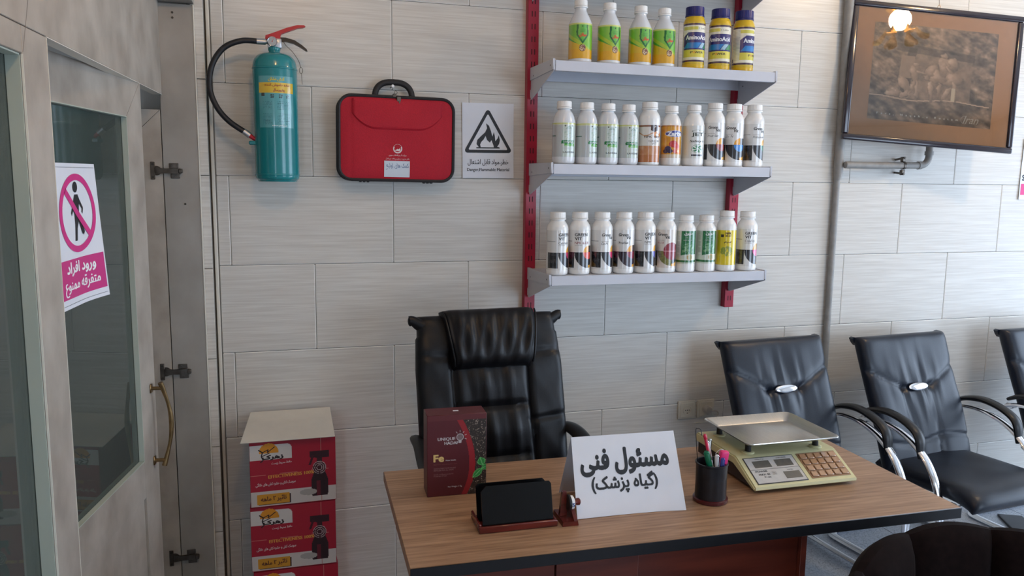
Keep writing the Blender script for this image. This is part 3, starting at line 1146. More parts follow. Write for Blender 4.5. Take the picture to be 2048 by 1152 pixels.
def fruit_deco(tx, fn, r):
    text_on(tx, 'Zarba', fn, 0.010, 0.122, h=0.0165, w=0.046, bold=0.05, bands=18, col=C(240, 240, 246))
    text_on(tx, 'محلول کود مایع', fn, 0.004, 0.047, w=0.034, h=0.003, bands=5, col=C(60, 40, 30))


make_bottle('fertilizer_bottle', 'orange fruit label bottle with blue oval lettering', 'dome', 0.0395, 0.230, (1.651, -0.25, SH[1] + 0.0005), 5, HDPE, WCAP,
            (0.030, 0.154), fruit_col, fruit_deco, wide=1.35)


# --- white bottle with green blossom disc
def jet_col(s, z):
    c = paint(len(s), (222, 224, 220))
    c[(s < -0.022) & (z > 0.12) & (z < 0.155)] = (226, 220, 190)
    d = np.hypot(s - 0.012, z - 0.067)
    th = np.arctan2(z - 0.067, s - 0.012)
    c[d < 0.0165] = (224, 232, 226)
    c[(d < 0.0135) & (d > 0.002) & (np.sin(6 * th + d * 260) > -0.1)] = (20, 116, 66)
    c[(abs(d - 0.0160) < 0.0006)] = (60, 120, 84)
    c[(abs(s - 0.012) < 0.016) & (z > 0.0385) & (z < 0.046)] = (66, 60, 62)
    return c


def jet_deco(tx, fn, r):
    ring_on(tx, 0.014, 0.134, 0.017, 0.0185, fn, col=C(40, 70, 56), sy=0.3, n=30)
    stroke_on(tx, [(0.000, 0.127), (0.016, 0.138), (0.030, 0.130)], 0.0016, fn, col=C(40, 70, 56))
    text_on(tx, 'JET', fn, 0.012, 0.120, h=0.0165, w=0.034, bold=0.02, bands=16, col=C(40, 56, 48))
    text_on(tx, 'Safety k', fn, 0.012, 0.095, h=0.0105, w=0.042, shear=0.25, bold=0.02, bands=12, col=C(40, 44, 44))
    stroke_on(tx, [(-0.010, 0.088), (0.034, 0.088)], 0.0007, fn, col=C(90, 90, 90))
    for sg in (-1, 1):
        stroke_on(tx, [(0.012 + sg * 0.017, 0.064), (0.012 + sg * 0.034, 0.068)], 0.0007, fn, col=C(90, 100, 94))


make_bottle('fertilizer_bottle', 'white bottle with round green blossom emblem', 'dome', 0.0425, 0.236, (1.748, -0.25, SH[1] + 0.0005), 2, HDPE, WCAP,
            (0.030, 0.156), jet_col, jet_deco, wide=1.5)


# --- white bottles with dark arc and coloured quarter discs (middle and lowest shelves)
def vit_col(disc, upper=(236, 168, 50), dark=(36, 34, 40), side=(36, 34, 38), tint=None, photo=False):
    def f(s, z):
        c = paint(len(s), tint or (228, 228, 226))
        zc, sc = 0.086, 0.026
        dx, dz = s - sc, z - zc
        d = np.hypot(dx, dz)
        lowbox = (z < zc) & (z > 0.027)
        c[lowbox & (s < -0.0345) & (s > -0.078)] = side
        if photo:
            g = fbm(s * 220, z * 220, 41, 3)
            ph = np.stack([90 + 70 * g, 96 + 50 * g, 50 + 20 * g], 1)
            c[lowbox & (dx < 0) & (d < 0.058)] = ph[lowbox & (dx < 0) & (d < 0.058)]
        else:
            c[lowbox & (dx < 0) & (d < 0.060)] = dark
        c[lowbox & (dx >= 0) & (s < 0.078)] = upper
        c[lowbox & (dx >= 0) & (d < 0.05)] = np.array(dark) + 8
        c[(d < 0.026) & (z >= zc) & (dx < 0)] = upper
        c[(z >= zc) & (dx >= 0) & (z < zc + 0.026) & (s < 0.075)] = dark
        c[(d < 0.026) & (z < zc) & (z > 0.027)] = disc
        if photo:
            c[(d < 0.034)] = (150, 44, 60)
            c[(d < 0.034) & (abs(dz) < 0.0022)] = (196, 120, 130)
        c[(abs(z - 0.128) < 0.0012) & (s < -0.045) & (s > -0.085)] = (176, 178, 178)
        t_ = (s < -0.040) & (s > -0.074) & (z > 0.094) & (z < 0.124) & (np.sin(z * 1900) > 0.55)
        c[t_] = (206, 208, 206)
        t2 = lowbox & (s < -0.040) & (s > -0.074) & (np.sin(z * 2000) > 0.6) & (fbm(s * 700, z * 300, 7, 1) > 0.4)
        c[t2] = (84, 82, 84)
        return c
    return f


def vit_deco(style, sub, subcol=(60, 60, 62)):
    def f(tx, fn, r):
        k = C(38, 38, 40)
        if style == 'caps':
            text_on(tx, 'GREEN', fn, -0.0330, 0.1535, h=0.0115, w=0.050, align='l', bold=0.03, bands=12, col=k)
            text_on(tx, 'VIT', fn, -0.0330, 0.1385, h=0.0115, w=0.0265, align='l', bold=0.03, bands=12, col=k)
            text_on(tx, sub, fn, -0.0330, 0.1225, h=0.0095, align='l', bands=10, col=C(*subcol))
            text_on(tx, 'Liquid fertilizer', fn, -0.0330, 0.1135, w=0.028, h=0.003, align='l', bands=5, col=C(110, 110, 112))
        else:
            text_on(tx, 'Green', fn, -0.0330, 0.152, h=0.0115, w=0.038, align='l', bold=0.035, shear=0.2, bands=12, col=k)
            text_on(tx, 'Vit', fn, -0.0020, 0.1405, h=0.0110, align='l', bold=0.035, shear=0.2, bands=12, col=k)
            stroke_on(tx, [(-0.032, 0.1445), (-0.003, 0.1445)], 0.0008, fn, col=k)
            if style == 'box':
                text_on(tx, sub, fn, -0.013, 0.121, h=0.0085, w=0.036, bold=0.02, bands=11, col=C(*subcol))
                for z in (0.1145, 0.1275):
                    stroke_on(tx, [(-0.035, z), (0.010, z)], 0.0009, fn, col=k)
                for s in (-0.035, 0.010):
                    stroke_on(tx, [(s, 0.1145), (s, 0.1275)], 0.0009, fn, col=k)
            else:
                text_on(tx, sub, fn, -0.0350, 0.119, h=0.0085, align='l', shear=0.3, bands=10, col=C(*subcol))
                text_on(tx, 'Liquid fertilizer', fn, -0.0350, 0.1275, w=0.03, h=0.0028, align='l', bands=5, col=C(120, 120, 122))
    return f


VG = 'white bottles with dark arc labels'
vit = [  # shelf, x, yaw, disc, style, subtitle, subtitle colour, label
    (1, 1.841, 13, (146, 52, 50), 'it', 'Fruit Set', (70, 70, 72), 'white bottle with brick red quarter disc on the middle shelf'),
    (1, 1.927, 6, (62, 132, 206), 'it', 'Zn  N', (70, 70, 72), 'white bottle with sky blue quarter disc'),
    (1, 2.020, 47, (34, 120, 84), 'it', 'Potassium', (70, 70, 72), 'white bottle with dark side block, last of the middle row'),
    (2, 1.187, 52, (220, 70, 110), 'caps', 'Calcium', (70, 70, 72), 'white bottle with pink quarter disc at the upright end of the lowest row'),
    (2, 1.277, 21, (226, 84, 66), 'caps', 'NPK 6.0.8', (150, 50, 56), 'white bottle with coral red quarter disc'),
    (2, 1.369, 46, (226, 60, 110), 'it', 'Ca-N', (40, 40, 44), 'white bottle with pink quarter disc between coral and boxed-word bottles'),
    (2, 1.461, 19, (150, 40, 60), 'box', 'FruitSet', (38, 38, 40), 'white bottle with boxed black word above dark plum arc'),
    (2, 1.552, 46, (110, 110, 190), 'caps', 'NPK', (70, 70, 72), 'white bottle with lilac quarter disc'),
    (2, 2.010, 37, (226, 66, 140), 'caps', 'CaleFol', (70, 70, 72), 'white bottle with magenta quarter disc, last of the lowest row'),
]
for (sh, x, yaw, disc, style, sub, sc_, lab) in vit:
    h = 0.247 if sh == 1 else (0.241 if x > 2 else 0.238)
    dk = (36, 34, 40) if 'plum' not in lab else (48, 28, 42)
    make_bottle('fertilizer_bottle', lab, 'round', 0.0415 if sh == 2 else 0.040, h, (x, -0.25 if sh == 1 else -0.255, SH[sh] + 0.0005), yaw, HDPE, WCAP,
                (0.020, 0.170), vit_col(disc, dark=dk), vit_deco(style, sub, sc_), VG)
make_bottle('fertilizer_bottle', 'white bottle with red pomegranate disc over leafy photo label', 'round', 0.040, 0.238, (1.644, -0.255, SH[2] + 0.0005), 0, HDPE, WCAP,
            (0.020, 0.170), vit_col((150, 44, 60), tint=(224, 216, 208), photo=True), vit_deco('it', 'N S K', (150, 50, 56)), VG)


# --- bottles with dark green label
def dgreen_col(s, z):
    c = paint(len(s), (40, 118, 66))
    g = fbm(s * 150, z * 150, 51, 3)
    c[:] = np.stack([24 + 30 * g, 96 + 40 * g, 50 + 30 * g], 1)
    strip = (s < -0.014)
    c[strip & (z > 0.055)] = (206, 214, 200)
    c[(s < -0.019) & (s > -0.034) & (z > 0.06) & (z < 0.148)] = (232, 234, 226)
    c[(s < -0.020) & (s > -0.033) & (z > 0.06) & (z < 0.148) & (np.sin(z * 2300) > 0.3)] = (190, 196, 188)
    leaf = (np.hypot(s - 0.014, (z - 0.092)) < 0.024) & (fbm(s * 180, z * 180, 55, 3) > 0.50)
    c[leaf] = (120, 170, 120)
    hx = (z < 0.072 - np.maximum(0, 0.008 - s) * 0.25)
    c[hx] = (214, 224, 208)
    c[(z < 0.048)] = (44, 110, 56)
    c[(z < 0.040)] = (206, 216, 200)
    d = np.hypot(s - 0.022, z - 0.060)
    c[d < 0.0125] = (196, 160, 110)
    c[d < 0.009] = (150, 150, 90)
    return c


def dgreen_deco(tx, fn, r):
    text_on(tx, 'دورن', fn, 0.014, 0.152, h=0.012, bold=0.05, bands=12, col=C(240, 244, 240))
    text_on(tx, 'کود مایع ارگانیک', fn, 0.012, 0.128, w=0.036, h=0.005, bands=7, col=C(226, 238, 226))
    text_on(tx, 'جلبک دریایی', fn, 0.014, 0.139, w=0.022, h=0.004, bands=6, col=C(226, 238, 226))


for i, x in enumerate((1.731, 1.822)):
    make_bottle('fertilizer_bottle', ('dark green label bottle beside the pomegranate bottle', 'dark green label bottle beside the yellow label bottle')[i], 'round',
                0.039, 0.226, (x, -0.255, SH[2] + 0.0005), (-4, 2)[i], HDPE, WCAP, (0.034, 0.164), dgreen_col, dgreen_deco, 'dark green label bottles on the lowest shelf')


# --- yellow label bottle
def yellow_col(s, z):
    c = paint(len(s), (234, 208, 26))
    fr = (np.hypot((s - 0.012) / 0.026, (z - 0.082) / 0.020) < 1) & (fbm(s * 240, z * 120, 61, 3) > 0.42)
    c[fr] = (150, 160, 50)
    c[(s < -0.002) & (s > -0.014) & (z > 0.138) & (z < 0.149)] = (70, 44, 20)
    return c


def yellow_deco(tx, fn, r):
    text_on(tx, 'NPK', fn, 0.004, 0.1535, h=0.0085, align='l', bold=0.05, bands=10, col=C(90, 54, 16))
    text_on(tx, '00.01', fn, 0.004, 0.1435, h=0.0075, align='l', bold=0.03, bands=9, col=C(90, 54, 16))
    text_on(tx, 'استیکو', fn, 0.014, 0.118, h=0.010, bold=0.03, bands=12, col=C(70, 50, 20))
    text_on(tx, 'کود مایع', fn, 0.014, 0.107, w=0.026, h=0.003, bands=5, col=C(70, 50, 20))
    for p in (((-0.034, 0.044), (-0.016, 0.044)), ((-0.016, 0.044), (-0.016, 0.060)), ((-0.034, 0.060), (-0.016, 0.060))):
        stroke_on(tx, p, 0.0006, fn, col=C(130, 110, 20))


make_bottle('fertilizer_bottle', 'white bottle with bright yellow label', 'round', 0.0395, 0.243, (1.914, -0.255, SH[2] + 0.0005), -10, HDPE, WCAP,
            (0.026, 0.166), yellow_col, yellow_deco)

# ------------------------------------------------------------------ fire extinguisher
TEAL = mat('teal_enamel', (26, 126, 132), 0.22, coat=0.4, scale=6, var=0.05)
RUBBER = mat('black_rubber', (26, 26, 30), 0.45, scale=80, var=0.2, bump=0.2)
RED_PLASTIC = mat('red_lever_paint', (176, 24, 44), 0.35, scale=20)
ex = thing('fire_extinguisher', 'teal fire extinguisher with black hose hanging on the tiled wall', 'extinguisher', (0.172, -0.104, 1.632))
er = 0.076
build('cylinder_body', MB().lathe(smooth_profile([(er * 0.78, 0), (er * 0.86, -0.001), (er * 0.90, 0.004), (er * 0.975, 0.010), (er, 0.022), (er, 0.035), (er, 0.2), (er, 0.35), (er, 0.388), (er * 0.985, 0.402), (er * 0.93, 0.420),
                                         (er * 0.76, 0.436), (er * 0.5, 0.444), (er * 0.28, 0.447), (er * 0.25, 0.452), (er * 0.25, 0.466)], 3), 56), TEAL, ex)
build('weld_ring', MB().lathe([(er, 0.386), (er + 0.0016, 0.388), (er + 0.0016, 0.392), (er - 0.001, 0.394)], 56, cap=False), TEAL, ex)
build('weld_ring', MB().lathe([(er, 0.020), (er + 0.0014, 0.022), (er + 0.0014, 0.025), (er, 0.027)], 56, cap=False), TEAL, ex)
vz = 0.478
vb = build('valve', MB().rbox(-0.022, 0.026, -0.014, 0.014, 0.462, 0.496, 0.005, 2), ALU, ex)
build('valve_collar', MB().lathe([(0.019, 0.452), (0.021, 0.455), (0.021, 0.464), (0.017, 0.466)], 24), TEAL, vb)
gz = 0.482
Tg = Matrix.Translation((-0.006, -0.0145, gz)) @ Matrix.Rotation(R(90), 4, 'X')
gg = build('gauge', MB().lathe([(0.0165, 0), (0.0172, 0.003), (0.0172, 0.009), (0.0150, 0.0115), (0.0145, 0.0095)], 28, T=Tg), CHROME, ex)
build('gauge_dial', MB().lathe([(0.0144, 0.0090), (0.0001, 0.0096)], 28, T=Tg), mat('gauge_face', (176, 178, 174), 0.3), gg)
build('gauge_needle', MB().prism([(-0.0008, -0.002), (0.0008, -0.002), (0.0003, 0.011), (-0.0003, 0.011)], 0.0098, 0.0102, 'xy', T=Tg @ Matrix.Rotation(R(-25), 4, 'Z')), RED_PLASTIC, gg)
lv = MB()
lv.prism([(-0.030, 0.490), (-0.028, 0.504), (-0.012, 0.510), (0.010, 0.519), (0.045, 0.534), (0.080, 0.545), (0.103, 0.546), (0.108, 0.542), (0.100, 0.538), (0.082, 0.535),
          (0.045, 0.520), (0.026, 0.512), (0.022, 0.505), (0.022, 0.494), (0.014, 0.488), (-0.010, 0.494)], -0.011, 0.011, 'xz')
build('squeeze_lever', lv, RED_PLASTIC, ex, smooth=False)
hp = MB()
hp.prism([(0.016, 0.494), (0.020, 0.500), (0.040, 0.500), (0.070, 0.493), (0.094, 0.478), (0.110, 0.465), (0.113, 0.458), (0.108, 0.459), (0.090, 0.470), (0.066, 0.482), (0.040, 0.487), (0.018, 0.486)],
         -0.010, 0.010, 'xz')
build('carry_handle', hp, BLACK, ex, smooth=False)


def bez(pts, n=24):
    """Catmull-Rom through points."""
    P = [Vector(p) for p in pts]
    out = []
    for i in range(len(P) - 1):
        a, b_, c, d = P[max(i - 1, 0)], P[i], P[i + 1], P[min(i + 2, len(P) - 1)]
        for k in range(n):
            t = k / n
            out.append(0.5 * (2 * b_ + (c - a) * t + (2 * a - 5 * b_ + 4 * c - d) * t * t + (3 * b_ - a - 3 * c + d) * t ** 3))
    out.append(P[-1])
    return out


hose = bez([(-0.052, -0.010, 0.482), (-0.110, -0.012, 0.480), (-0.168, -0.012, 0.452), (-0.207, -0.012, 0.392), (-0.217, -0.012, 0.318), (-0.197, -0.012, 0.255),
            (-0.158, -0.012, 0.206), (-0.103, -0.012, 0.168)], 8)
ho = build('hose', MB().tube(hose, 0.0098, 14), RUBBER, ex)
f1 = MB().cyl((-0.058, -0.010, 0.482), (-0.028, -0.008, 0.482), 0.0108, 16)
f1.cyl((-0.030, -0.008, 0.482), (-0.020, -0.006, 0.482), 0.007, 12)
build('ferrule', f1, ALU, ho)
build('ferrule', MB().cyl((-0.110, -0.012, 0.173), (-0.090, -0.012, 0.158), 0.0108, 16), ALU, ho)
build('nozzle', MB().tube([(-0.092, -0.012, 0.1595), (-0.082, -0.012, 0.152), (-0.064, -0.012, 0.139)], [0.0085, 0.007, 0.006], 12), RED_PLASTIC, ho)
build('nozzle_clip', MB().rbox(-0.094, -0.062, -0.026, 0.004, 0.126, 0.140, 0.003, 1), TEAL, ex)
pin = bez([(0.030, -0.012, 0.488), (0.040, -0.030, 0.470), (0.062, -0.045, 0.446), (0.080, -0.050, 0.418), (0.087, -0.050, 0.396)], 6)
build('pin_cord', MB().tube(pin, 0.0009, 6), mat('brown_cord', (70, 50, 40), 0.6), ex)
build('pin_ring', MB().tube([(0.088 + 0.006 * math.cos(a), -0.050, 0.385 + 0.010 * math.sin(a)) for a in np.linspace(0, 2 * PI, 20, endpoint=False)], 0.0009, 6, closed=True), NICKEL, ex)
build('safety_pin', MB().cyl((0.089, -0.050, 0.376), (0.091, -0.050, 0.338), 0.0008, 6), NICKEL, ex)
build('wall_bracket', MB().rbox(-0.02, 0.02, er - 0.006, 0.1035, 0.36, 0.44, 0.003, 1), NICKEL, ex)
ern = er + 0.0006


def ex_on(a, b, d=0.0):
    th = a / er
    return ((ern + d) * math.sin(th), -(ern + d) * math.cos(th), b)


def ex_col(s, z):
    c = paint(len(s), (84, 160, 166))
    c[(z > 0.302) & (z < 0.338)] = (222, 184, 44)
    c[(z < 0.302) & (z > 0.292) & (abs(s + 0.044) < 0.006)] = (30, 50, 56)
    for cx in (-0.012, 0.018, 0.042):
        c[(abs(s - cx) < 0.006) & (z > 0.285) & (z < 0.298) & (fbm(s * 500, z * 500, 71, 2) > 0.5)] = (30, 60, 66)
    rows = (np.sin(z * 1250) > 0.45) & (fbm(s * 900, z * 160, 73, 1) > 0.42)
    c[rows & (z > 0.195) & (z < 0.275) & ((abs(s + 0.028) < 0.016) | (abs(s - 0.026) < 0.022)) & ((z > 0.246) | (z < 0.232))] = (40, 104, 112)
    return c


lb = MB()
raster(lb, 90, 110, -0.060, 0.066, 0.185, 0.360, ex_on, ex_col)
xl = build('label', lb, PRINT_GLOSS, ex)
tx = MB()
e4 = lambda a, b: ex_on(a, b, 0.0004)
text_on(tx, 'ماده خاموش کننده', e4, 0.006, 0.329, w=0.084, h=0.012, bold=0.03, bands=12, col=C(150, 40, 40))
text_on(tx, 'یونیورسال', e4, 0.012, 0.312, w=0.040, h=0.012, bold=0.03, bands=12, col=C(150, 40, 40))
text_on(tx, 'آتش نشان', e4, 0.004, 0.349, w=0.056, h=0.015, bold=0.08, bands=12, col=C(196, 186, 70))
text_on(tx, 'دستورالعمل استفاده', e4, 0.012, 0.192, w=0.05, h=0.005, bold=0.03, bands=6, col=C(220, 234, 236))
lt = build('lettering', tx, PRINT, xl, smooth=False)
lt['kind'] = 'stuff'
del er

# ------------------------------------------------------------------ red first-aid bag on a screw
BAG = mat('red_bag_cloth', (172, 14, 38), 0.72, scale=260, var=0.10, bump=0.25)
PIPE = mat('black_piping', (34, 32, 34), 0.6, scale=120, var=0.15)
bag = thing('first_aid_bag', 'red fabric carrying case with black handle and paper note, hung on the wall', 'bag', (0.6045, 0, 1.640), (0, R(0.6), 0))
W2, H2, RC2, DEP = 0.214, 0.3065, 0.046, 0.078


def rr_outline(w, h, r, n=8):
    """Rounded rectangle -w..w, 0..h, counter-clockwise."""
    pts = []
    for (cx, cz, a0) in ((w - r, r, -PI / 2), (w - r, h - r, 0), (-w + r, h - r, PI / 2), (-w + r, r, PI)):
        for i in range(n + 1):
            a = a0 + PI / 2 * i / n
            pts.append((cx + r * math.cos(a), cz + r * math.sin(a)))
    return pts


ol = rr_outline(W2, H2, RC2)
side = MB()
for k in range(len(ol)):
    p, q = ol[k], ol[(k + 1) % len(ol)]
    side.add([(p[0], -0.0005, p[1]), (q[0], -0.0005, q[1]), (q[0], -DEP, q[1]), (p[0], -DEP, p[1])], [(0, 1, 2, 3)])
side.add([(p[0], -0.0005, p[1]) for p in ol], [tuple(range(len(ol)))])
build('case_side', side, mat('dark_bag_side', (58, 34, 38), 0.7, scale=120), bag, weld=True)
fr = MB()


def bag_front(u, v):
    x, z = (2 * u - 1) * W2, v * H2
    # clamp to the rounded outline
    r = RC2
    cx = max(-W2 + r, min(W2 - r, x))
    cz = max(r, min(H2 - r, z))
    d = math.hypot(x - cx, z - cz)
    if d > r:
        x, z = cx + (x - cx) * r / d, cz + (z - cz) * r / d
    e = (1 - abs(2 * u - 1) ** 5) * (1 - abs(2 * v - 1) ** 5)
    w = 0.0014 * math.sin(7 * u + 5 * v) * e + 0.0008 * math.sin(23 * u - 11 * v) * e
    seam = 0.0012 * math.exp(-((abs(2 * u - 1) - 0.80) / 0.012) ** 2)
    return (x, -DEP - 0.011 * e - w + seam, z)


fr.grid(61, 45, bag_front)
build('front_panel', fr, BAG, bag)
build('piping', MB().tube([(p[0], -DEP, p[1]) for p in ol], 0.0062, 8, closed=True), PIPE, bag)
build('piping', MB().tube([(p[0] * 1.002, -0.008, p[1]) for p in ol], 0.0055, 8, closed=True), PIPE, bag)
fl = MB()


def bag_y(x, z):
    return bag_front((x / W2 + 1) / 2, z / H2)[1]


def flap(u, v):
    x = (2 * u - 1) * 0.168
    ztop = H2 - 0.012
    zb = 0.186 + 0.055 * max(0, (abs(2 * u - 1) - 0.45) / 0.55) ** 2.2
    z = zb + (ztop - zb) * v
    lift = 0.0055 * min(1, (1 - abs(2 * u - 1)) / 0.04) ** 0.5 * min(1, v / 0.05 + 0.001) ** 0.5
    return (x, bag_y(x, z) - 0.0006 - lift, z)


fl.grid(49, 17, flap)
build('flap', fl, BAG, bag)
hl = [(0.070 * math.copysign(abs(math.cos(a)) ** 0.75, math.cos(a)) - 0.009, -0.040, H2 - 0.004 + 0.062 * abs(math.sin(a)) ** 0.8) for a in np.linspace(PI, 0, 21)]
build('handle', MB().tube(hl, 0.0115, 12, flat=(1.0, 0.85)), PIPE, bag)
zp = MB()
zp.rbox(-0.004, 0.012, -DEP - 0.012, -DEP - 0.004, H2 - 0.018, H2 + 0.002, 0.002, 1)
zp.rbox(0.003, 0.009, -DEP - 0.0135, -DEP - 0.0105, H2 - 0.040, H2 - 0.014, 0.0012, 1)
build('zip_pull', zp, NICKEL, bag)
z2 = MB().rbox(-0.018, -0.004, -DEP - 0.006, -DEP + 0.004, H2 - 0.002, H2 + 0.012, 0.002, 1)
z2.tube([(-0.006 + 0.005 * math.cos(a), -DEP, H2 + 0.017 + 0.006 * math.sin(a)) for a in np.linspace(0, 2 * PI, 16, endpoint=False)], 0.0009, 6, closed=True)
build('zip_pull', z2, NICKEL, bag)
for x0 in (-0.14, 0.10):
    ft_ = MB()
    for k in range(3):
        ft_.rbox(x0 + k * 0.014, x0 + k * 0.014 + 0.009, -DEP + 0.006, -DEP + 0.03, -0.010, 0.001, 0.002, 1)
    build('case_foot', ft_, PIPE, bag)
pf = lambda d: (lambda a, b: (a, bag_y(a, b) - d, b))
em = MB()
f_ = pf(0.0007)
ring_on(em, 0.0, 0.117, 0.0128, 0.0170, f_, col=C(226, 214, 214), a0=R(150), a1=R(390), n=30)
ring_on(em, 0.0, 0.117, 0.0162, 0.0170, f_, col=C(226, 214, 214), a0=R(30), a1=R(150), n=14)
poly_on(em, [(-0.011, 0.110), (0.000, 0.117), (0.004, 0.115), (0.009, 0.120), (0.011, 0.112), (0.006, 0.108)], f_, col=C(226, 214, 214))
text_on(em, 'شرکت آب و فاضلاب شهری', f_, 0.0, 0.093, w=0.066, h=0.0085, bold=0.01, bands=9, col=C(226, 206, 206))
text_on(em, 'دفتر مدیریت بحران و پدافند غیرعامل', f_, 0.0, 0.079, w=0.088, h=0.0085, bold=0.01, bands=9, col=C(226, 206, 206))
e_ = build('emblem', em, PRINT, bag, smooth=False)
e_['kind'] = 'stuff'
nt_ = MB()
raster(nt_, 12, 8, -0.050, 0.046, 0.012, 0.072, pf(0.0011), lambda s, z: paint(len(s), (206, 216, 226)))
no = build('paper_note', nt_, PRINT, bag)
hw = MB()
f2 = pf(0.0015)
text_on(hw, 'کمک های اولیه', f2, 0.0, 0.053, w=0.084, h=0.021, bold=0.0, shear=-0.35, bands=24, col=C(46, 84, 140))
stroke_on(hw, [(-0.044, 0.040), (-0.036, 0.042)], 0.0012, f2, col=C(46, 84, 140))
h_ = build('handwriting', hw, PRINT, no, smooth=False)
h_['kind'] = 'stuff'
hook = thing('wall_screw', 'white capped screw carrying the red case', 'screw', (0.594, 0, 1.989))
build('screw_shank', MB().cyl((0, 0.002, 0), (0, -0.055, 0), 0.0025, 10), NICKEL, hook)
build('screw_cap', MB().lathe([(0.0055, 0), (0.0058, 0.002), (0.004, 0.004)], 16, T=Matrix.Translation((0, -0.053, 0)) @ Matrix.Rotation(R(90), 4, 'X')), WHITE_INK, hook)


# ------------------------------------------------------------------ paper sheets on the wall
PAPER = mat('white_paper', (222, 225, 232), 0.6, scale=25, var=0.01)


def sheet(name, label, cat, loc, w, h, curl=0.004, rot=(0, 0, 0), group=None, nz=14, curlfn=None):
    t = thing(name, label, cat, loc, rot, group)
    cf = curlfn or (lambda u, v: curl * (0.3 + (2 * u - 1) ** 2) * (0.4 + 0.6 * abs(2 * v - 1)))
    surf = lambda a, b, d=0.0: (a, -0.0015 - cf(a / w + 0.5, b / h) - d, b)
    mb = MB()
    mb.grid(17, nz, lambda u, v: surf((u - 0.5) * w, v * h))
    mb.grid(17, nz, lambda u, v: tuple(np.add(surf((u - 0.5) * w, v * h), (0, 0.0004, 0))))
    build('paper', mb, PAPER, t)
    return t, (lambda a, b: surf(a, b, 0.0005))


sg, sf = sheet('warning_sign', 'white A4 sheet with black flame triangle and flammable warning', 'sign', (0.979, 0, 1.652), 0.210, 0.293, rot=(0, R(-0.6), 0))
tr = MB()
ctr = (0.0, 0.160)


def rtri(r_in):
    """Rounded triangle outline."""
    P = [(0.0, 0.266), (0.093, 0.105), (-0.093, 0.105)]
    c = (0.0, 0.158)
    out = []
    for i, (x, z) in enumerate(P):
        dx, dz = x - c[0], z - c[1]
        L = math.hypot(dx, dz)
        q = (c[0] + dx * (L - r_in * 2.0) / L, c[1] + dz * (L - r_in * 2.0) / L)
        rad = max(0.002, 0.010 - r_in * 0.75)
        a = math.atan2(dz, dx)
        q = (q[0] - rad * math.cos(a), q[1] - rad * math.sin(a))
        out += [(q[0] + rad * math.cos(a + s), q[1] + rad * math.sin(a + s)) for s in np.linspace(R(60), R(-60), 7)]
    return out


o1, o2 = rtri(0.0), rtri(0.0085)
for k in range(len(o1)):
    j = (k + 1) % len(o1)
    poly_on(tr, [o1[k], o1[j], o2[j], o2[k]], sf)
for k in range(1):
    pass
build('triangle_border', tr, INK, sg, smooth=False)
fm_ = MB()
flame = [(-0.048, 0.122), (-0.048, 0.117), (0.048, 0.117), (0.048, 0.122), (0.038, 0.124), (0.046, 0.136), (0.049, 0.150), (0.044, 0.170), (0.040, 0.158), (0.030, 0.146), (0.028, 0.166), (0.024, 0.182), (0.018, 0.164),
         (0.012, 0.186), (0.004, 0.206), (-0.008, 0.215), (-0.004, 0.196), (-0.012, 0.180), (-0.030, 0.164), (-0.044, 0.150), (-0.047, 0.134), (-0.038, 0.122)]


def fill_bands(mb, poly, fn, bands, m=0, col=None, hole=None):
    def spans(P, z):
        xs = []
        for (a, b), (c, d) in zip(P, P[1:] + P[:1]):
            if (b <= z) != (d <= z):
                xs.append(a + (z - b) / (d - b) * (c - a))
        return sorted(xs)
    z0, z1 = min(p[1] for p in poly), max(p[1] for p in poly)
    h = (z1 - z0) / bands
    for k in range(bands):
        z = z0 + (k + 0.5) * h
        xs = spans(poly, z)
        if hole:
            xs = sorted(xs + spans(hole, z))
        for a, b in zip(xs[::2], xs[1::2]):
            poly_on(mb, [(a, z - h / 2), (b, z - h / 2), (b, z + h / 2), (a, z + h / 2)], fn, m, col)


fh = [(-0.030, 0.1225), (0.024, 0.1225), (0.022, 0.130), (0.014, 0.150), (0.008, 0.140), (-0.004, 0.150), (-0.010, 0.166), (-0.018, 0.152), (-0.028, 0.142), (-0.032, 0.132)]
fill_bands(fm_, flame, sf, 60, hole=fh)
build('flame_symbol', fm_, INK, sg, smooth=False)
wt = MB()
text_on(wt, 'خطر،مواد قابل اشتعال', sf, 0.0, 0.062, w=0.168, h=0.026, bold=0.02, bands=28)
text_on(wt, 'Danger,Flammable Material', sf, 0.0, 0.032, w=0.174, h=0.016, bold=0.025, bands=20)
build('lettering', wt, INK, sg, smooth=False)

# sheet at the right edge of the picture
s2, sf2 = sheet('warning_sign', 'white sheet with pink band at the right picture edge', 'sign', (3.808, 0, 1.577), 0.210, 0.297, rot=(0, R(0.8), 0))
mb = MB()
poly_on(mb, [(-0.098, 0.024), (0.096, 0.024), (0.096, 0.078), (-0.098, 0.078)], sf2)
build('pink_band', mb, mat('pink_ink', (214, 52, 128), 0.5), s2, smooth=False)
mb = MB()
sf2b = lambda a, b: tuple(np.add(sf2(a, b), (0, -0.0003, 0)))
text_on(mb, 'SMOKING', sf2, 0.0, 0.108, w=0.190, h=0.030, bold=0.04, bands=20)
build('lettering', mb, INK, s2, smooth=False)
mb = MB()
text_on(mb, 'سیگار کشیدن ممنوع', sf2b, 0.0, 0.050, w=0.170, h=0.034, bold=0.03, bands=24)
build('lettering', mb, WHITE_INK, s2, smooth=False)
mb = MB()
ring_on(mb, 0, 0.205, 0.060, 0.072, sf2)
build('prohibition_ring', mb, MATS['pink_ink'], s2, smooth=False)

# no-entry notice on the glass door leaf (its right edge curls away from the glass)
PINK = mat('magenta_ink', (206, 50, 130), 0.5)


def door_curl(u, v):
    return 0.004 + 0.040 * max(0, u - 0.55) ** 1.6 * max(0.0, 1.0 - v) * 1.6


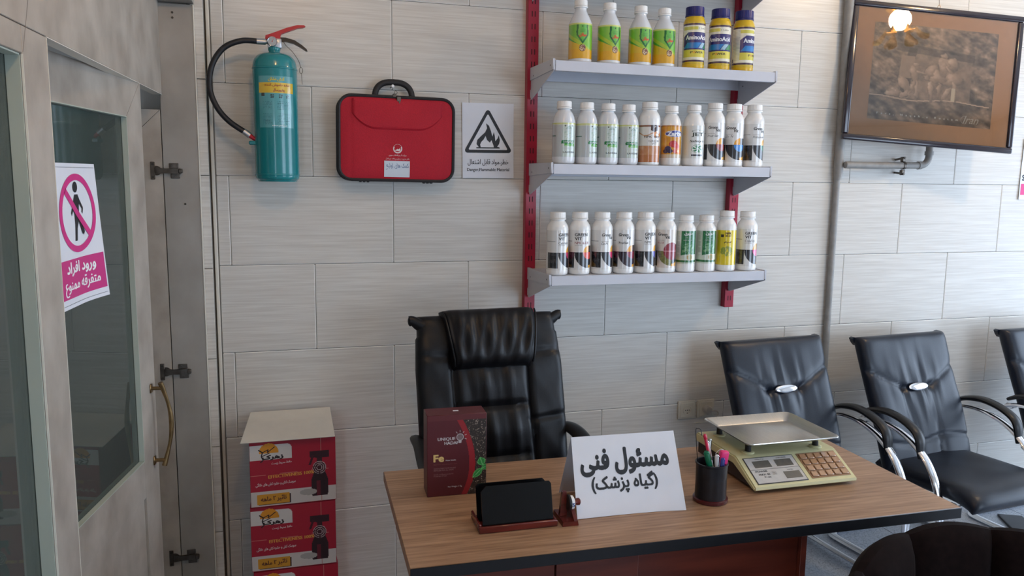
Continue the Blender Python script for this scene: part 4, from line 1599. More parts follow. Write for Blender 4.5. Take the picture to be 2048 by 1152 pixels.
ns = thing('no_entry_notice', 'white notice with magenta no-entry pedestrian symbol on the glass door', 'notice', (-0.3105, -0.929, 1.325), (0, 0, R(-10.284 + 90)))
nw, nh = 0.235, 0.350


def nsurf(a, b, d=0.0):
    u, v = a / nw + 0.5, b / nh
    return (a - 0.02 * max(0, u - 0.5) * (1 - v) ** 2 * -1.0, -0.0012 - door_curl(u, v) - d, b - 0.010 * (u) * (1 - v) * -1.0)


mb = MB()
mb.grid(25, 21, lambda u, v: nsurf((u - 0.5) * nw, v * nh))
mb.grid(25, 21, lambda u, v: tuple(np.add(nsurf((u - 0.5) * nw, v * nh), (0, 0.0004, 0))))
build('paper', mb, PAPER, ns)
nf = lambda a, b: nsurf(a, b, 0.0006)
nf2 = lambda a, b: nsurf(a, b, 0.0010)
nf3 = lambda a, b: nsurf(a, b, 0.0014)
mb = MB()
ring_on(mb, 0, 0.228, 0.081, 0.097, nf2, n=60)
stroke_on(mb, [(-0.062, 0.285), (0.0, 0.228), (0.062, 0.171)], 0.016, nf2)
build('prohibition_ring', mb, PINK, ns, smooth=False)
mb = MB()
poly_on(mb, disc_pts(-0.005, 0.292, 0.0135, 20), nf)
fill_bands(mb, [(-0.010, 0.274), (0.008, 0.274), (0.016, 0.262), (0.034, 0.240), (0.030, 0.226), (0.024, 0.228), (0.026, 0.238), (0.012, 0.250), (0.010, 0.226), (0.022, 0.206), (0.036, 0.180), (0.030, 0.172),
                (0.022, 0.176), (0.006, 0.206), (-0.002, 0.190), (-0.006, 0.160), (-0.018, 0.160), (-0.014, 0.200), (-0.016, 0.226), (-0.022, 0.234), (-0.030, 0.222), (-0.034, 0.230), (-0.022, 0.252)], nf, 40)
build('pedestrian_symbol', mb, INK, ns, smooth=False)
mb = MB()
raster(mb, 24, 10, -0.112, 0.112, 0.024, 0.118, nf, lambda s, z: paint(len(s), (206, 50, 130)))
build('magenta_panel', mb, PRINT, ns, smooth=False)
mb = MB()
text_on(mb, 'ورود افراد', nf2, 0.0, 0.094, w=0.150, h=0.036, bold=0.035, bands=30)
text_on(mb, 'متفرقه ممنوع', nf2, 0.0, 0.050, w=0.178, h=0.042, bold=0.035, bands=30)
build('lettering', mb, WHITE_INK, ns, smooth=False)
mb = MB()
for z in (0.010, 0.340):
    stroke_on(mb, [(-0.112 + 0.0224 * k, z) for k in range(11)], 0.0008, nf)
build('border_line', mb, INK, ns, smooth=False)

# ------------------------------------------------------------------ framed picture, leaning out at the bottom over the pipe
pc = np.array([[2.6307, -0.0404, 2.455], [3.4155, -0.2043, 2.4003], [3.3634, -0.2498, 1.7899], [2.5787, -0.0859, 1.8446]])
ctr = pc.mean(0)
ux = (pc[1] - pc[0]) / np.linalg.norm(pc[1] - pc[0])
uz = (pc[0] - pc[3]) / np.linalg.norm(pc[0] - pc[3])
uz = uz - ux * ux.dot(uz)
uz /= np.linalg.norm(uz)
uy = np.cross(uz, ux)
PW, PH = 0.8036, 0.6143
pf_ = thing('framed_picture', 'dark framed sepia photograph of a rock relief hanging askew', 'picture', (0, 0, 0))
pf_.matrix_world = Matrix(((ux[0], uy[0], uz[0], ctr[0]), (ux[1], uy[1], uz[1], ctr[1]), (ux[2], uy[2], uz[2], ctr[2]), (0, 0, 0, 1)))
FRM = mat('dark_lacquer', (34, 24, 34), 0.18, coat=0.5, scale=30, var=0.15)
fw = 0.026
for (a, b_, c, d) in ((-PW / 2, PW / 2, PH / 2 - fw, PH / 2), (-PW / 2, PW / 2, -PH / 2, -PH / 2 + fw)):
    build('frame_rail', MB().rbox(a, b_, 0.0, 0.022, c, d, 0.006, 3), FRM, pf_)
for (a, b_) in ((-PW / 2, -PW / 2 + fw), (PW / 2 - fw, PW / 2)):
    build('frame_rail', MB().rbox(a, b_, 0.0, 0.022, -PH / 2 + fw + 0.0005, PH / 2 - fw - 0.0005, 0.006, 3), FRM, pf_)
build('mount_board', MB().box(-PW / 2 + fw, PW / 2 - fw, 0.012, 0.018, -PH / 2 + fw, PH / 2 - fw), mat('tan_mount', (212, 166, 130), 0.8, scale=40, var=0.03), pf_, smooth=False)
IW, IH = 0.292, 0.213


def relief_col(a, b):
    x, y = a / IW, b / IH           # -1..1
    n1 = fbm((x - 0.5 * y) * 5 + 9, (y + 0.6 * x) * 9 + 9, 81, 5)
    n2 = fbm(x * 14 + 30, y * 12 + 30, 85, 4)
    v = 0.37 + 0.55 * (n1 - 0.5) + 0.30 * (n2 - 0.5)
    # dressed recess carved into the cliff
    rec = (x > -0.58 + 0.10 * (y + 1)) & (x < 0.62) & (y < 0.50 - 0.10 * x) & (y > -0.55)
    v = np.where(rec, 0.41 + 0.20 * (n2 - 0.5) + 0.12 * (n1 - 0.5), v)
    v = np.where((x > -0.62) & (x < 0.64) & (abs(y - 0.50 + 0.10 * x) < 0.10) & (y < 0.56 - 0.10 * x), v * 0.72, v)
    v = np.where(rec & (x < -0.34 + 0.10 * y) & (x > -0.60), v * 0.62, v)
    v = np.where((abs(x + 0.44 - 0.05 * y) < 0.11) & (y > -0.10) & (y < 0.36), 0.46 + 0.08 * (n2 - 0.5), v)
    v = np.where((y < -0.52 + 0.05 * n1), 0.35 + 0.40 * (n1 - 0.5) + 0.24 * (n2 - 0.5), v)
    v = np.where((abs(y + 0.52 - 0.03 * np.sin(5 * x)) < 0.012) & (x < 0.95), 0.60, v)

    def blob(cx, cy, rx, ry, rot=0.0, h=0.13):
        nonlocal v
        c, s_ = math.cos(rot), math.sin(rot)
        dx, dy = x - cx + 0.08 * (n2 - 0.5), y - cy + 0.14 * (n1 - 0.5)
        p, q = (dx * c + dy * s_) / rx, (-dx * s_ + dy * c) / ry
        d = p * p + q * q
        sh = np.clip(1 - d, 0, 1) ** 0.5
        v = np.where(d < 1, 0.40 + h * sh + 0.14 * (-0.6 * p + 0.8 * q) * sh + 0.24 * (n2 - 0.5), v)
        v = np.where((d >= 1) & (d < 1.35) & (q < 0.2), v * 0.86, v)
    # a mounted figure with a standing and a crouching one, worn and generic
    for args in ((0.28, -0.02, 0.20, 0.15, 0.05), (0.06, 0.00, 0.16, 0.13, 0.1), (-0.05, 0.10, 0.07, 0.15, -0.5), (-0.12, -0.02, 0.05, 0.08, 0.6),
                 (0.36, -0.30, 0.035, 0.22, 0.1), (0.22, -0.36, 0.035, 0.17, -0.5), (-0.02, -0.30, 0.035, 0.22, 0.05), (0.10, -0.28, 0.03, 0.16, 0.0),
                 (0.16, 0.22, 0.10, 0.17, 0.0), (0.15, 0.42, 0.055, 0.075, 0.0), (0.24, 0.20, 0.035, 0.13, 0.5), (0.30, 0.28, 0.08, 0.12, 0.2),
                 (-0.32, 0.00, 0.065, 0.17, 0.2), (-0.29, 0.20, 0.045, 0.06, 0.0), (-0.34, -0.30, 0.03, 0.20, -0.2), (-0.25, -0.30, 0.03, 0.20, 0.1), (-0.20, 0.02, 0.08, 0.03, -0.2),
                 (-0.46, -0.22, 0.08, 0.16, 0.6), (-0.62, -0.42, 0.15, 0.06, 0.3), (-0.45, -0.42, 0.05, 0.10, -0.6)):
        blob(*args)
    v = np.where((abs(x - 0.345) < 0.03) & (y < -0.22) & (y > -0.50), 0.66, v)
    v = np.clip((v - 0.40) * 1.35 + 0.53, 0.16, 0.9)
    return np.clip(np.stack([268 * v + 22, 230 * v + 18, 202 * v + 16], 1), 0, 240)


im = MB()
raster(im, 230, 170, -IW, IW, -IH, IH, lambda a, b: (a, 0.0115, b + 0.008), relief_col)
ph_ = build('sepia_photograph', im, PRINT, pf_, smooth=False)
tx = MB()
fpt = lambda a, b: (a, 0.0112, b + 0.008)
text_on(tx, 'Fars, Naqsh-e Rostam', fpt, -0.250, -0.186, w=0.385, h=0.012, align='l', bold=0.06, spacing=2.6, bands=10, col=C(226, 218, 208))
text_on(tx, 'Iran', fpt, 0.196, -0.180, w=0.074, h=0.034, shear=0.35, bold=-0.01, bands=24, col=C(214, 206, 196))
ring_on(tx, 0.166, -0.182, 0.0165, 0.0180, fpt, col=C(206, 196, 186), n=24, a0=R(60), a1=R(300))
text_on(tx, 'Photo', fpt, 0.254, -0.186, w=0.016, h=0.004, bands=5, col=C(180, 170, 160))
l_ = build('lettering', tx, PRINT, ph_, smooth=False)
build('glass_sheet', MB().box(-PW / 2 + fw - 0.002, PW / 2 - fw + 0.002, 0.006, 0.008, -PH / 2 + fw - 0.002, PH / 2 - fw + 0.002), glass_mat('picture_glass', (238, 236, 232), 0.0, 0.0), pf_, smooth=False)
hk = MB().tube(bez([(-0.004, 0.020, PH / 2 - 0.004), (-0.006, 0.016, PH / 2 + 0.008), (0.0, 0.016, PH / 2 + 0.016), (0.006, 0.016, PH / 2 + 0.008), (0.004, 0.020, PH / 2 - 0.004)], 5), 0.0012, 6)
build('hanging_loop', hk, BRASS, pf_)
build('cord', MB().tube([tuple(Vector((0, 0.016, PH / 2 + 0.014))), (0.01, 0.09, PH / 2 + 0.40)], 0.001, 6), MATS['brown_cord'], pf_)

# ------------------------------------------------------------------ pipes on the wall
PIPE_G = mat('grey_pipe_paint', (138, 136, 132), 0.5, scale=30, var=0.10, bump=0.15)
vp = thing('wall_pipe', 'grey vertical conduit running down the tiled wall', 'pipe', (2.618, -0.0165, 0))
build('pipe', MB().cyl((0, 0, 0.0), (0, 0, ROOM_Z1), 0.0145, 16), PIPE_G, vp)
build('pipe_sleeve', MB().tube([(0.0, -0.004, 1.665), (0.0, -0.006, 1.70), (0.0, -0.006, ROOM_Z1)], [0.0155, 0.0205, 0.0205], 18), PIPE_G, vp)
gp = thing('gas_pipe', 'grey horizontal pipe with elbow below the framed picture', 'pipe', (2.65, -0.052, 1.731))
el = [(0.0, 0, 0), (0.15, 0, 0), (0.395, 0, 0.004)] + [(0.395 + 0.045 * math.sin(a), 0, 0.004 + 0.045 * (1 - math.cos(a))) for a in np.linspace(0.2, PI / 2, 8)] + [(0.440, 0, 0.10), (0.440, 0, 0.36)]
build('pipe', MB().tube(el, 0.0155, 16), PIPE_G, gp)
build('elbow_collar', MB().tube([(0.380, 0, 0.0038), (0.398, 0, 0.005)], 0.0185, 18), PIPE_G, gp)
build('elbow_collar', MB().tube([(0.440, 0, 0.052), (0.440, 0, 0.070)], 0.0195, 18), PIPE_G, gp)
build('end_plug', MB().tube([(-0.026, 0, 0), (-0.020, 0, 0), (0.004, 0, 0)], [0.004, 0.0150, 0.0165], 16), PIPE_G, gp)
cl = MB().tube([(0.292 + 0.0, 0.0, 0.0022), (0.303, 0.0, 0.0024)], 0.0185, 18)
for dz in (-0.030, 0.030):
    cl.rbox(0.288, 0.308, -0.006, 0.012, dz - 0.012, dz + 0.012, 0.003, 1)
    cl.cyl((0.298, -0.010, dz + (0.008 if dz > 0 else -0.006)), (0.298, 0.0505, dz), 0.005, 8)
build('pipe_clamp', cl, NICKEL, gp)

# ------------------------------------------------------------------ wall sockets, plug
SOCK = mat('cream_socket', (206, 200, 184), 0.4, scale=30, var=0.02)


def socket(x, label):
    t = thing('wall_socket', label, 'socket', (x, 0, 0.632), group='double wall sockets')
    mb = MB().rbox(-0.043, 0.043, -0.010, -0.0005, -0.041, 0.041, 0.003, 2)
    build('cover_plate', mb, SOCK, t)
    Tn = Matrix.Translation((0, -0.0102, 0)) @ Matrix.Rotation(R(90), 4, 'X')
    build('inner_frame', MB().rbox(-0.033, 0.033, -0.0128, -0.0100, -0.033, 0.033, 0.002, 1), SOCK, t)
    build('socket_ring', MB().lathe([(0.0215, 0.0026), (0.0215, 0.0045), (0.0190, 0.0048), (0.0185, 0.0030), (0.0001, 0.0030)], 28, T=Tn, cap=False), SOCK, t)
    return t


s_a = socket(1.908, 'cream wall socket with open holes beside the paper sign')
for (dx, dz) in ((-0.009, 0), (0.009, 0), (0, 0), (0, -0.013)):
    build('pin_hole', MB().cyl((dx, -0.0133, dz), (dx, -0.0140, dz), 0.0022, 8), BLACK, s_a)
s_b = socket(2.003, 'cream wall socket with a plug in it behind the scale')
plug = thing('power_plug', 'pale grey plug and cable of the weighing scale', 'plug', (2.003, -0.0105, 0.632))
PLUG = mat('grey_plug', (176, 172, 164), 0.5, scale=40)
pm = MB()
pm.lathe([(0.0183, 0.0035), (0.0190, 0.012), (0.0185, 0.026), (0.0150, 0.032), (0.006, 0.034)], 24, T=Matrix.Rotation(R(90), 4, 'X'))
build('plug_body', pm, PLUG, plug)
cbl = bez([(0.010, -0.030, -0.004), (0.030, -0.040, -0.002), (0.036, -0.046, -0.016), (0.0, -0.048, -0.040), (-0.06, -0.05, -0.046), (-0.105, -0.10, -0.03), (-0.13, -0.38, 0.07), (-0.20, -0.68, 0.165), (-0.28, -0.78, 0.150), (-0.34, -0.845, 0.165)], 8)
build('cable', MB().tube(cbl, 0.003, 8), PLUG, plug)

# ------------------------------------------------------------------ desk
OAK = mat('oak_laminate', (178, 144, 114), 0.40, scale=1.0, stretch=(7, 110, 110), color2=(130, 98, 74), detail=6, lo=0.28, hi=0.72)
MAHOG = mat('mahogany_board', (112, 50, 36), 0.35, scale=1.0, stretch=(3, 60, 26), color2=(80, 34, 26), detail=5, lo=0.3, hi=0.7)
DKBAND = mat('black_edge_band', (20, 20, 24), 0.4, scale=40)
DZ = 0.76
desk = thing('office_desk', 'oak-topped office desk with black front edge and mahogany panels', 'desk', (1.212, -1.102, 0), (0, 0, R(-1.85)))
build('desk_top', MB().rbox(-0.767, 0.767, -0.3135, 0.315, DZ - 0.030, DZ, 0.0012, 1), OAK, desk)
build('edge_band', MB().rbox(-0.767, 0.767, -0.3165, -0.3138, DZ - 0.0305, DZ - 0.0004, 0.001, 1), DKBAND, desk)
build('side_panel', MB().rbox(-0.695, -0.677, -0.285, 0.290, 0.02, DZ - 0.0305, 0.001, 1), MAHOG, desk)
build('side_panel', MB().rbox(0.272, 0.290, -0.300, 0.290, 0.02, DZ - 0.0305, 0.001, 1), MAHOG, desk)
build('front_panel', MB().rbox(-0.676, -0.410, -0.290, -0.272, 0.06, DZ - 0.031, 0.001, 1), MAHOG, desk)
build('front_panel', MB().rbox(-0.408, -0.192, -0.296, -0.278, 0.06, DZ - 0.031, 0.001, 1), MAHOG, desk)
build('front_panel', MB().rbox(-0.190, 0.2715, -0.286, -0.268, 0.06, DZ - 0.031, 0.001, 1), MAHOG, desk)
for x in (-0.686, 0.281):
    for y in (-0.27, 0.26):
        build('foot', MB().cyl((x, y, 0.0), (x, y, 0.0205), 0.009, 12), BLACK, desk)

# ------------------------------------------------------------------ maroon box on the desk
fb = thing('fertilizer_box', 'maroon cardboard box with soil and leaf picture standing on the desk', 'box', (0.634, -0.962, DZ + 0.0003), (0, 0, R(-2.4)))
MAR = mat('maroon_card', (84, 26, 32), 0.4, scale=30, var=0.04)
bw, bh, bd = 0.0845, 0.236, 0.036
build('carton', MB().rbox(-bw, bw, -bd, bd, 0, bh, 0.0015, 1), MAR, fb)


def fe_col(a, b):
    c = paint(len(a), (86, 20, 28))
    x, z = a / bw, b / bh
    edge = 0.10 + 0.62 * (z - 0.0) - 1.15 * (z - 0.45) ** 2 - 0.42 * z * z
    edge = 0.62 - 1.55 * (z - 0.38) ** 2 + np.where(z < 0.38, -0.6 * (0.38 - z), 0)
    edge = np.where(z > 0.38, 0.62 - 1.40 * (z - 0.38) ** 2, 0.62 - 2.0 * (0.38 - z) ** 2)
    band = (x > edge - 0.20) & (x <= edge)
    c[band] = (146, 26, 34)
    soil = x > edge
    n = fbm(a * 420, b * 420, 91, 4)
    sc_ = np.stack([44 + 70 * (n - 0.4), 34 + 56 * (n - 0.4), 28 + 46 * (n - 0.4)], 1)
    c[soil] = np.clip(sc_, 12, 150)[soil]
    c[soil & (n > 0.70)] = (150, 136, 122)
    for (cx, cz, rx, rz, rot) in ((0.83, 0.40, 0.115, 0.070, 1.9), (0.70, 0.26, 0.18, 0.055, 0.75), (0.98, 0.33, 0.12, 0.05, 0.3)):
        dx, dz = (x - cx), (z - cz) * 2.8
        p = (dx * math.cos(rot) + dz * math.sin(rot)) / (rx * 1.35)
        q = (-dx * math.sin(rot) + dz * math.cos(rot)) / (rz * 2.0)
        inl = (abs(q) < (1 - p * p)) & (abs(p) < 1)
        c[inl] = (44, 136, 64)
        c[inl & (abs(q) < 0.10)] = (120, 190, 120)
        c[inl & (abs(q) > (1 - p * p) - 0.22)] = (96, 180, 96)
    c[z > 0.93] = (96, 34, 38)
    return c


mb = MB()
raster(mb, 110, 150, -bw + 0.0012, bw - 0.0012, 0.0012, bh - 0.001, lambda a, b: (a, -bd - 0.0003, b), fe_col)
fo = build('front_print', mb, PRINT, fb, smooth=False)
tx = MB()
ff = lambda a, b: (a, -bd - 0.0007, b)
text_on(tx, 'UNIQUE', ff, -0.030, 0.166, w=0.050, h=0.0105, bold=0.025, bands=16, col=C(206, 198, 198))
text_on(tx, 'HADAF', ff, -0.016, 0.1545, w=0.040, h=0.0085, bold=0.035, bands=14, col=C(206, 198, 198))
ring_on(tx, 0.0085, 0.170, 0.0085, 0.0105, ff, col=C(196, 186, 186), n=24)
for r_ in (0.002, 0.0045, 0.007):
    ring_on(tx, 0.0085, 0.170, r_ - 0.0007, r_ + 0.0004, ff, col=C(170, 160, 160), n=20)
poly_on(tx, [(0.004, 0.160), (0.013, 0.160), (0.012, 0.153), (0.005, 0.153)], ff, col=C(196, 186, 186))
for a in (-20, 20, 55, 90, 125):
    ca, sa = math.cos(R(a)), math.sin(R(a))
    stroke_on(tx, [(0.0085 + 0.014 * ca, 0.170 + 0.014 * sa), (0.0085 + 0.020 * ca, 0.170 + 0.020 * sa)], 0.0015, ff, col=C(196, 186, 186))
text_on(tx, 'Fe', ff, -0.052, 0.112, w=0.030, h=0.0215, bold=0.04, bands=22, col=C(222, 190, 120))
text_on(tx, 'Water Soluble', ff, -0.018, 0.1045, w=0.030, h=0.004, bold=0.02, bands=6, align='c', col=C(200, 190, 190))
for (z, w, t_) in ((0.094, 0.066, 'EDTA chelated iron'), (0.082, 0.062, 'MICRONUTRIENT WATER SOLUBLE'), (0.0765, 0.056, 'FERTILIZER FOR ALL CROPS'), (0.065, 0.056, 'Suitable and Recommended for'), (0.0595, 0.036, 'Fruits and Crops')):
    text_on(tx, t_, ff, -0.066, z, w=w, h=0.0036, align='l', bands=5, col=C(150, 110, 112) if z < 0.09 else C(124, 66, 66))
text_on(tx, 'Net Weight: 1 Kg', ff, -0.006, 0.026, w=0.040, h=0.0055, bold=0.02, bands=7, col=C(206, 196, 196))
build('lettering', tx, PRINT, fo, smooth=False)
build('tear_mark', MB().box(-0.006, 0.010, -0.004, 0.004, bh - 0.0005, bh + 0.0004), PAPER, fb, smooth=False)

# ------------------------------------------------------------------ card holder, stamp stand and stamp
MAHL = mat('polished_red_wood', (104, 34, 26), 0.25, coat=0.3, scale=1.0, stretch=(8, 60, 60), color2=(76, 24, 20))
GLOSSBLK = mat('gloss_black', (8, 8, 10), 0.22, spec=0.25, scale=20)
chd = thing('card_holder', 'glossy black card holder leaning in a red wood base on the desk', 'card holder', (0.737, -1.212, DZ + 0.0003), (0, 0, R(-1.5)))
mb = MB()
mb.rbox(-0.104, 0.104, -0.052, -0.044, 0, 0.018, 0.002, 1)
mb.rbox(-0.104, 0.104, -0.044, 0.050, 0, 0.008, 0.002, 1)
mb.rbox(-0.104, -0.097, -0.044, 0.050, 0.0085, 0.022, 0.002, 1)
mb.rbox(0.097, 0.104, -0.044, 0.050, 0.0085, 0.018, 0.002, 1)
build('wood_base', mb, MAHL, chd)
Tl = Matrix.Translation((0, -0.040, 0.0085)) @ Matrix.Rotation(R(-16), 4, 'X')
build('front_plate', MB().prism([(-0.092, 0.0), (0.096, 0.0), (0.096, 0.098), (0.091, 0.105), (-0.078, 0.105), (-0.092, 0.092)], 0, 0.004, 'xz', T=Tl), GLOSSBLK, chd, smooth=False)
Tl2 = Matrix.Translation((0, 0.006, 0.0085)) @ Matrix.Rotation(R(-16), 4, 'X')
build('rear_plate', MB().prism([(-0.096, 0.0), (0.092, 0.0), (0.092, 0.090), (0.086, 0.096), (-0.090, 0.096), (-0.096, 0.090)], 0, 0.004, 'xz', T=Tl2), GLOSSBLK, chd, smooth=False)

st = thing('stamp_stand', 'small red wood stamp stand between card holder and paper sign', 'stand', (0.8715, -1.240, DZ + 0.0003), (0, 0, R(-2)))
build('base', MB().prism([(-0.020, 0.0), (0.024, 0.0), (0.022, 0.012), (-0.018, 0.012)], -0.034, 0.050, 'xz'), MAHL, st, smooth=False)
build('back_rest', MB().prism([(-0.016, 0.0125), (0.004, 0.0125), (0.002, 0.078), (-0.008, 0.078), (-0.010, 0.070)], 0.004, 0.016, 'xz'), MAHL, st, smooth=False)
build('cradle', MB().prism([(-0.034, 0.0122), (0.048, 0.0122), (0.030, 0.030), (-0.002, 0.034)], 0.012, 0.0215, 'yz'), MAHL, st, smooth=False)
sp = thing('rubber_stamp', 'round white rubber stamp with red knob on the small wooden stand', 'stamp', (0.8715, -1.240, DZ + 0.050))
Tx = Matrix.Rotation(R(90), 4, 'Y')
build('stamp_face', MB().lathe([(0.019, 0.002), (0.0215, 0.004), (0.0215, 0.009), (0.018, 0.011)], 24, T=Tx), BLACK, sp)
build('stamp_body', MB().lathe([(0.0178, 0.0112), (0.0178, 0.018), (0.012, 0.021)], 24, T=Tx), WHITE_INK, sp)
build('knob', MB().lathe([(0.006, 0.0212), (0.007, 0.026), (0.0095, 0.030), (0.0095, 0.036), (0.006, 0.039)], 20, T=Tx), MAHL, sp)
mb = MB()
text_on(mb, 'S', lambda a, b: (0.0115 + a, -0.0182, b), 0.003, 0.0, h=0.010, bold=0.05, bands=8, col=C(40, 70, 140))
build('print', mb, PRINT, sp, smooth=False)

# ------------------------------------------------------------------ folded paper sign
tent = thing('paper_sign', 'folded white paper sign with large Persian words on the desk', 'sign', (1.0585, -1.249, DZ + 0.0003), (0, 0, R(-3.0)))
tw, tl = 0.300, 0.214
lean = math.asin(0.085 / tl)


def tent_s(a, b, d=0.0):
    u, v = a / tw + 0.5, b / tl
    curl = 0.010 * max(0, u - 0.75) ** 1.3 * (1 - v) * 3.0 - 0.004 * math.sin(PI * u) * (1 - v)
    y = b * math.sin(lean) - curl
    z = b * math.cos(lean) + 0.0008
    return (a + 0.010 * (1 - v) * (u - 0.5), y - d * math.cos(lean), z + d * math.sin(lean))


mb = MB()
mb.grid(25, 17, lambda u, v: tent_s((u - 0.5) * tw, v * tl))
mb.grid(25, 17, lambda u, v: tent_s((u - 0.5) * tw, v * tl, -0.0004))
build('front_sheet', mb, PAPER, tent)
top = tent_s(0, tl)
mb = MB()
for off in (0.0, 0.0004):
    mb.grid(9, 9, lambda u, v: ((u - 0.5) * tw, top[1] + 0.0002 + 0.10 * v + off, top[2] - (top[2] - 0.0008) * v))
build('rear_sheet', mb, PAPER, tent)
mb = MB()
tf = lambda a, b: tent_s(a, b, 0.0006)
text_on(mb, 'مسئول فنی', tf, -0.004, 0.142, w=0.254, h=0.074, bold=0.045, bands=64)
text_on(mb, '(گیاه پزشک)', tf, -0.010, 0.083, w=0.188, h=0.053, bold=0.035, bands=48)
build('lettering', mb, INK, tent, smooth=False)

# ------------------------------------------------------------------ pen cup and pens
MESH = mat('black_leatherette', (24, 24, 30), 0.35, scale=60, var=0.2, bump=0.3)
cup = thing('pen_cup', 'black pen cup with maroon foot on the desk', 'pen cup', (1.314, -1.214, DZ + 0.0003))
r0 = 0.0435
build('cup_wall', MB().lathe([(r0 * 0.2, 0.012), (r0, 0.012), (r0 * 0.985, 0.06), (r0, 0.106), (r0 + 0.002, 0.108), (r0 + 0.002, 0.112), (r0 - 0.003, 0.112), (r0 - 0.003, 0.020), (r0 * 0.2, 0.018)], 40, cap=False), MESH, cup)
build('cup_foot', MB().lathe([(r0 + 0.003, 0), (r0 + 0.005, 0.002), (r0 + 0.005, 0.010), (r0 + 0.001, 0.0118), (0.001, 0.0118)], 40), mat('maroon_foot', (74, 22, 28), 0.3, coat=0.3), cup)


def pen(name, label, base, tip, r, body, cap=None, cap_from=0.6, clip=None, cat='pen'):
    """base/tip: offsets from the cup's centre at its floor."""
    t = thing(name, label, cat, (1.314 + base[0], -1.214 + base[1], DZ + 0.0203), group='pens in the black cup')
    b_, e = Vector((0, 0, r)), Vector((tip[0] - base[0], tip[1] - base[1], tip[2]))
    d = (e - b_)
    m = b_ + d * cap_from
    build('barrel', MB().tube([b_, b_ + d * 0.04, m - d * 0.005, m], [r * 0.4, r, r, r * 0.9], 12), body, t)
    build('pen_cap', MB().tube([m, m + d * 0.01, e - d * 0.03, e], [r * 1.1, r * 1.2, r * 1.2, r * 0.8], 12), cap or body, t)
    if clip:
        s_ = Vector((0, -1, 0))
        build('pen_clip', MB().tube([e - d * 0.02 + s_ * r, e - d * 0.02 + s_ * (r * 2.0), e - d * 0.24 + s_ * (r * 1.8), e - d * 0.25 + s_ * (r * 1.3)], 0.0011, 6), clip, t)
    return t


GREENP = mat('green_marker', (10, 110, 76), 0.4)
REDP = mat('red_pen_plastic', (196, 30, 66), 0.3)
PINKP = mat('pink_plastic', (224, 52, 120), 0.35)
WHITEP = mat('white_pen', (214, 216, 224), 0.3)
BLUEP = mat('blue_pen', (60, 70, 150), 0.3)
pen('marker', 'green marker leaning out of the black cup', (0.008, -0.016), (-0.029, -0.016, 0.130), 0.007, GREENP, GREENP, 0.55, GREENP)
pen('pencil', 'long crimson pencil standing in the black cup', (0.012, -0.012), (-0.034, -0.012, 0.178), 0.0042, REDP, REDP, 0.92, cat='pencil')
pen('ballpoint_pen', 'white ballpoint pen with silver tip in the black cup', (0.020, 0.006), (-0.012, 0.010, 0.150), 0.0048, WHITEP, STEEL, 0.62, STEEL)
pen('ballpoint_pen', 'white and navy ballpoint pen leaning forward in the cup', (0.004, -0.026), (-0.003, -0.030, 0.122), 0.0055, WHITEP, WHITEP, 0.5, BLACK)
pen('ballpoint_pen', 'blue capped ballpoint pen at the front of the cup', (0.012, -0.026), (0.016, -0.030, 0.112), 0.0048, WHITEP, BLUEP, 0.55, BLUEP)
pen('ballpoint_pen', 'silver ballpoint pen behind the others in the cup', (-0.006, 0.014), (0.006, 0.026, 0.150), 0.0045, STEEL, STEEL, 0.6, BLACK)
sh = thing('highlighter', 'wide pink highlighter in the black cup', 'highlighter', (1.330, -1.222, DZ + 0.0203), (R(6), R(4), 0), group='pens in the black cup')
build('barrel', MB().rbox(-0.010, 0.010, -0.007, 0.007, 0.0, 0.085, 0.005, 2), PINKP, sh)
build('pen_cap', MB().rbox(-0.0125, 0.0125, -0.009, 0.009, 0.0855, 0.130, 0.005, 2), PINKP, sh)
bc = thing('binder_clip', 'thin wire loop sticking up at the back of the cup', 'wire clip', (1.284, -1.200, DZ + 0.0203))
build('wire', MB().tube(bez([(0, 0, 0.0), (-0.006, 0.004, 0.10), (-0.012, 0.008, 0.176), (-0.007, 0.008, 0.184), (0.003, 0.006, 0.180), (0.004, 0.002, 0.165)], 6), 0.0012, 6), BLACK, bc)
ky = thing('wire_ring', 'pale wire ring bent over the right rim of the pen cup', 'ring', (1.340, -1.220, DZ + 0.10))
build('wire', MB().tube([(0.022 * math.cos(a), 0.004, 0.012 + 0.034 * math.sin(a)) for a in np.linspace(R(-40), R(140), 20)], 0.0009, 6), WHITEP, ky)

# ------------------------------------------------------------------ weighing scale
CREAM = mat('cream_plastic', (206, 202, 158), 0.45, scale=20, var=0.03)
UNDER = mat('dark_scale_base', (58, 46, 42), 0.6, scale=20)
sc = thing('weighing_scale', 'cream electronic price scale with steel tray and brown keypad on the desk', 'scale', (1.634, -1.030, DZ + 0.0003), (0, 0, R(-1.0)))
SWX = 0.174
build('case_bottom', MB().prism([(0.158, 0.010), (0.158, 0.048), (-0.070, 0.046), (-0.165, 0.012), (-0.165, 0.010)], -SWX + 0.008, SWX - 0.008, 'yz'), UNDER, sc, smooth=False)
pro = [(0.165, 0.046), (0.165, 0.070), (0.158, 0.076), (-0.072, 0.076), (-0.082, 0.073), (-0.186, 0.020), (-0.188, 0.012), (-0.182, 0.008), (-0.172, 0.010), (-0.070, 0.048), (-0.060, 0.050)]
bmx = bmesh.new()
vs = [bmx.verts.new((-SWX, y, z)) for y, z in pro]
fc = bmx.faces.new(vs)
ret = bmesh.ops.extrude_face_region(bmx, geom=[fc])
bmesh.ops.translate(bmx, verts=[g for g in ret['geom'] if isinstance(g, bmesh.types.BMVert)], vec=(2 * SWX, 0, 0))
bmesh.ops.recalc_face_normals(bmx, faces=bmx.faces[:])
bmesh.ops.bevel(bmx, geom=[e for e in bmx.edges if abs(abs(e.verts[0].co.x) - SWX) < 1e-6 and abs(e.verts[0].co.x - e.verts[1].co.x) < 1e-6], offset=0.004, segments=2, affect='EDGES')
build('case_top', MB().bm(bmx), CREAM, sc)
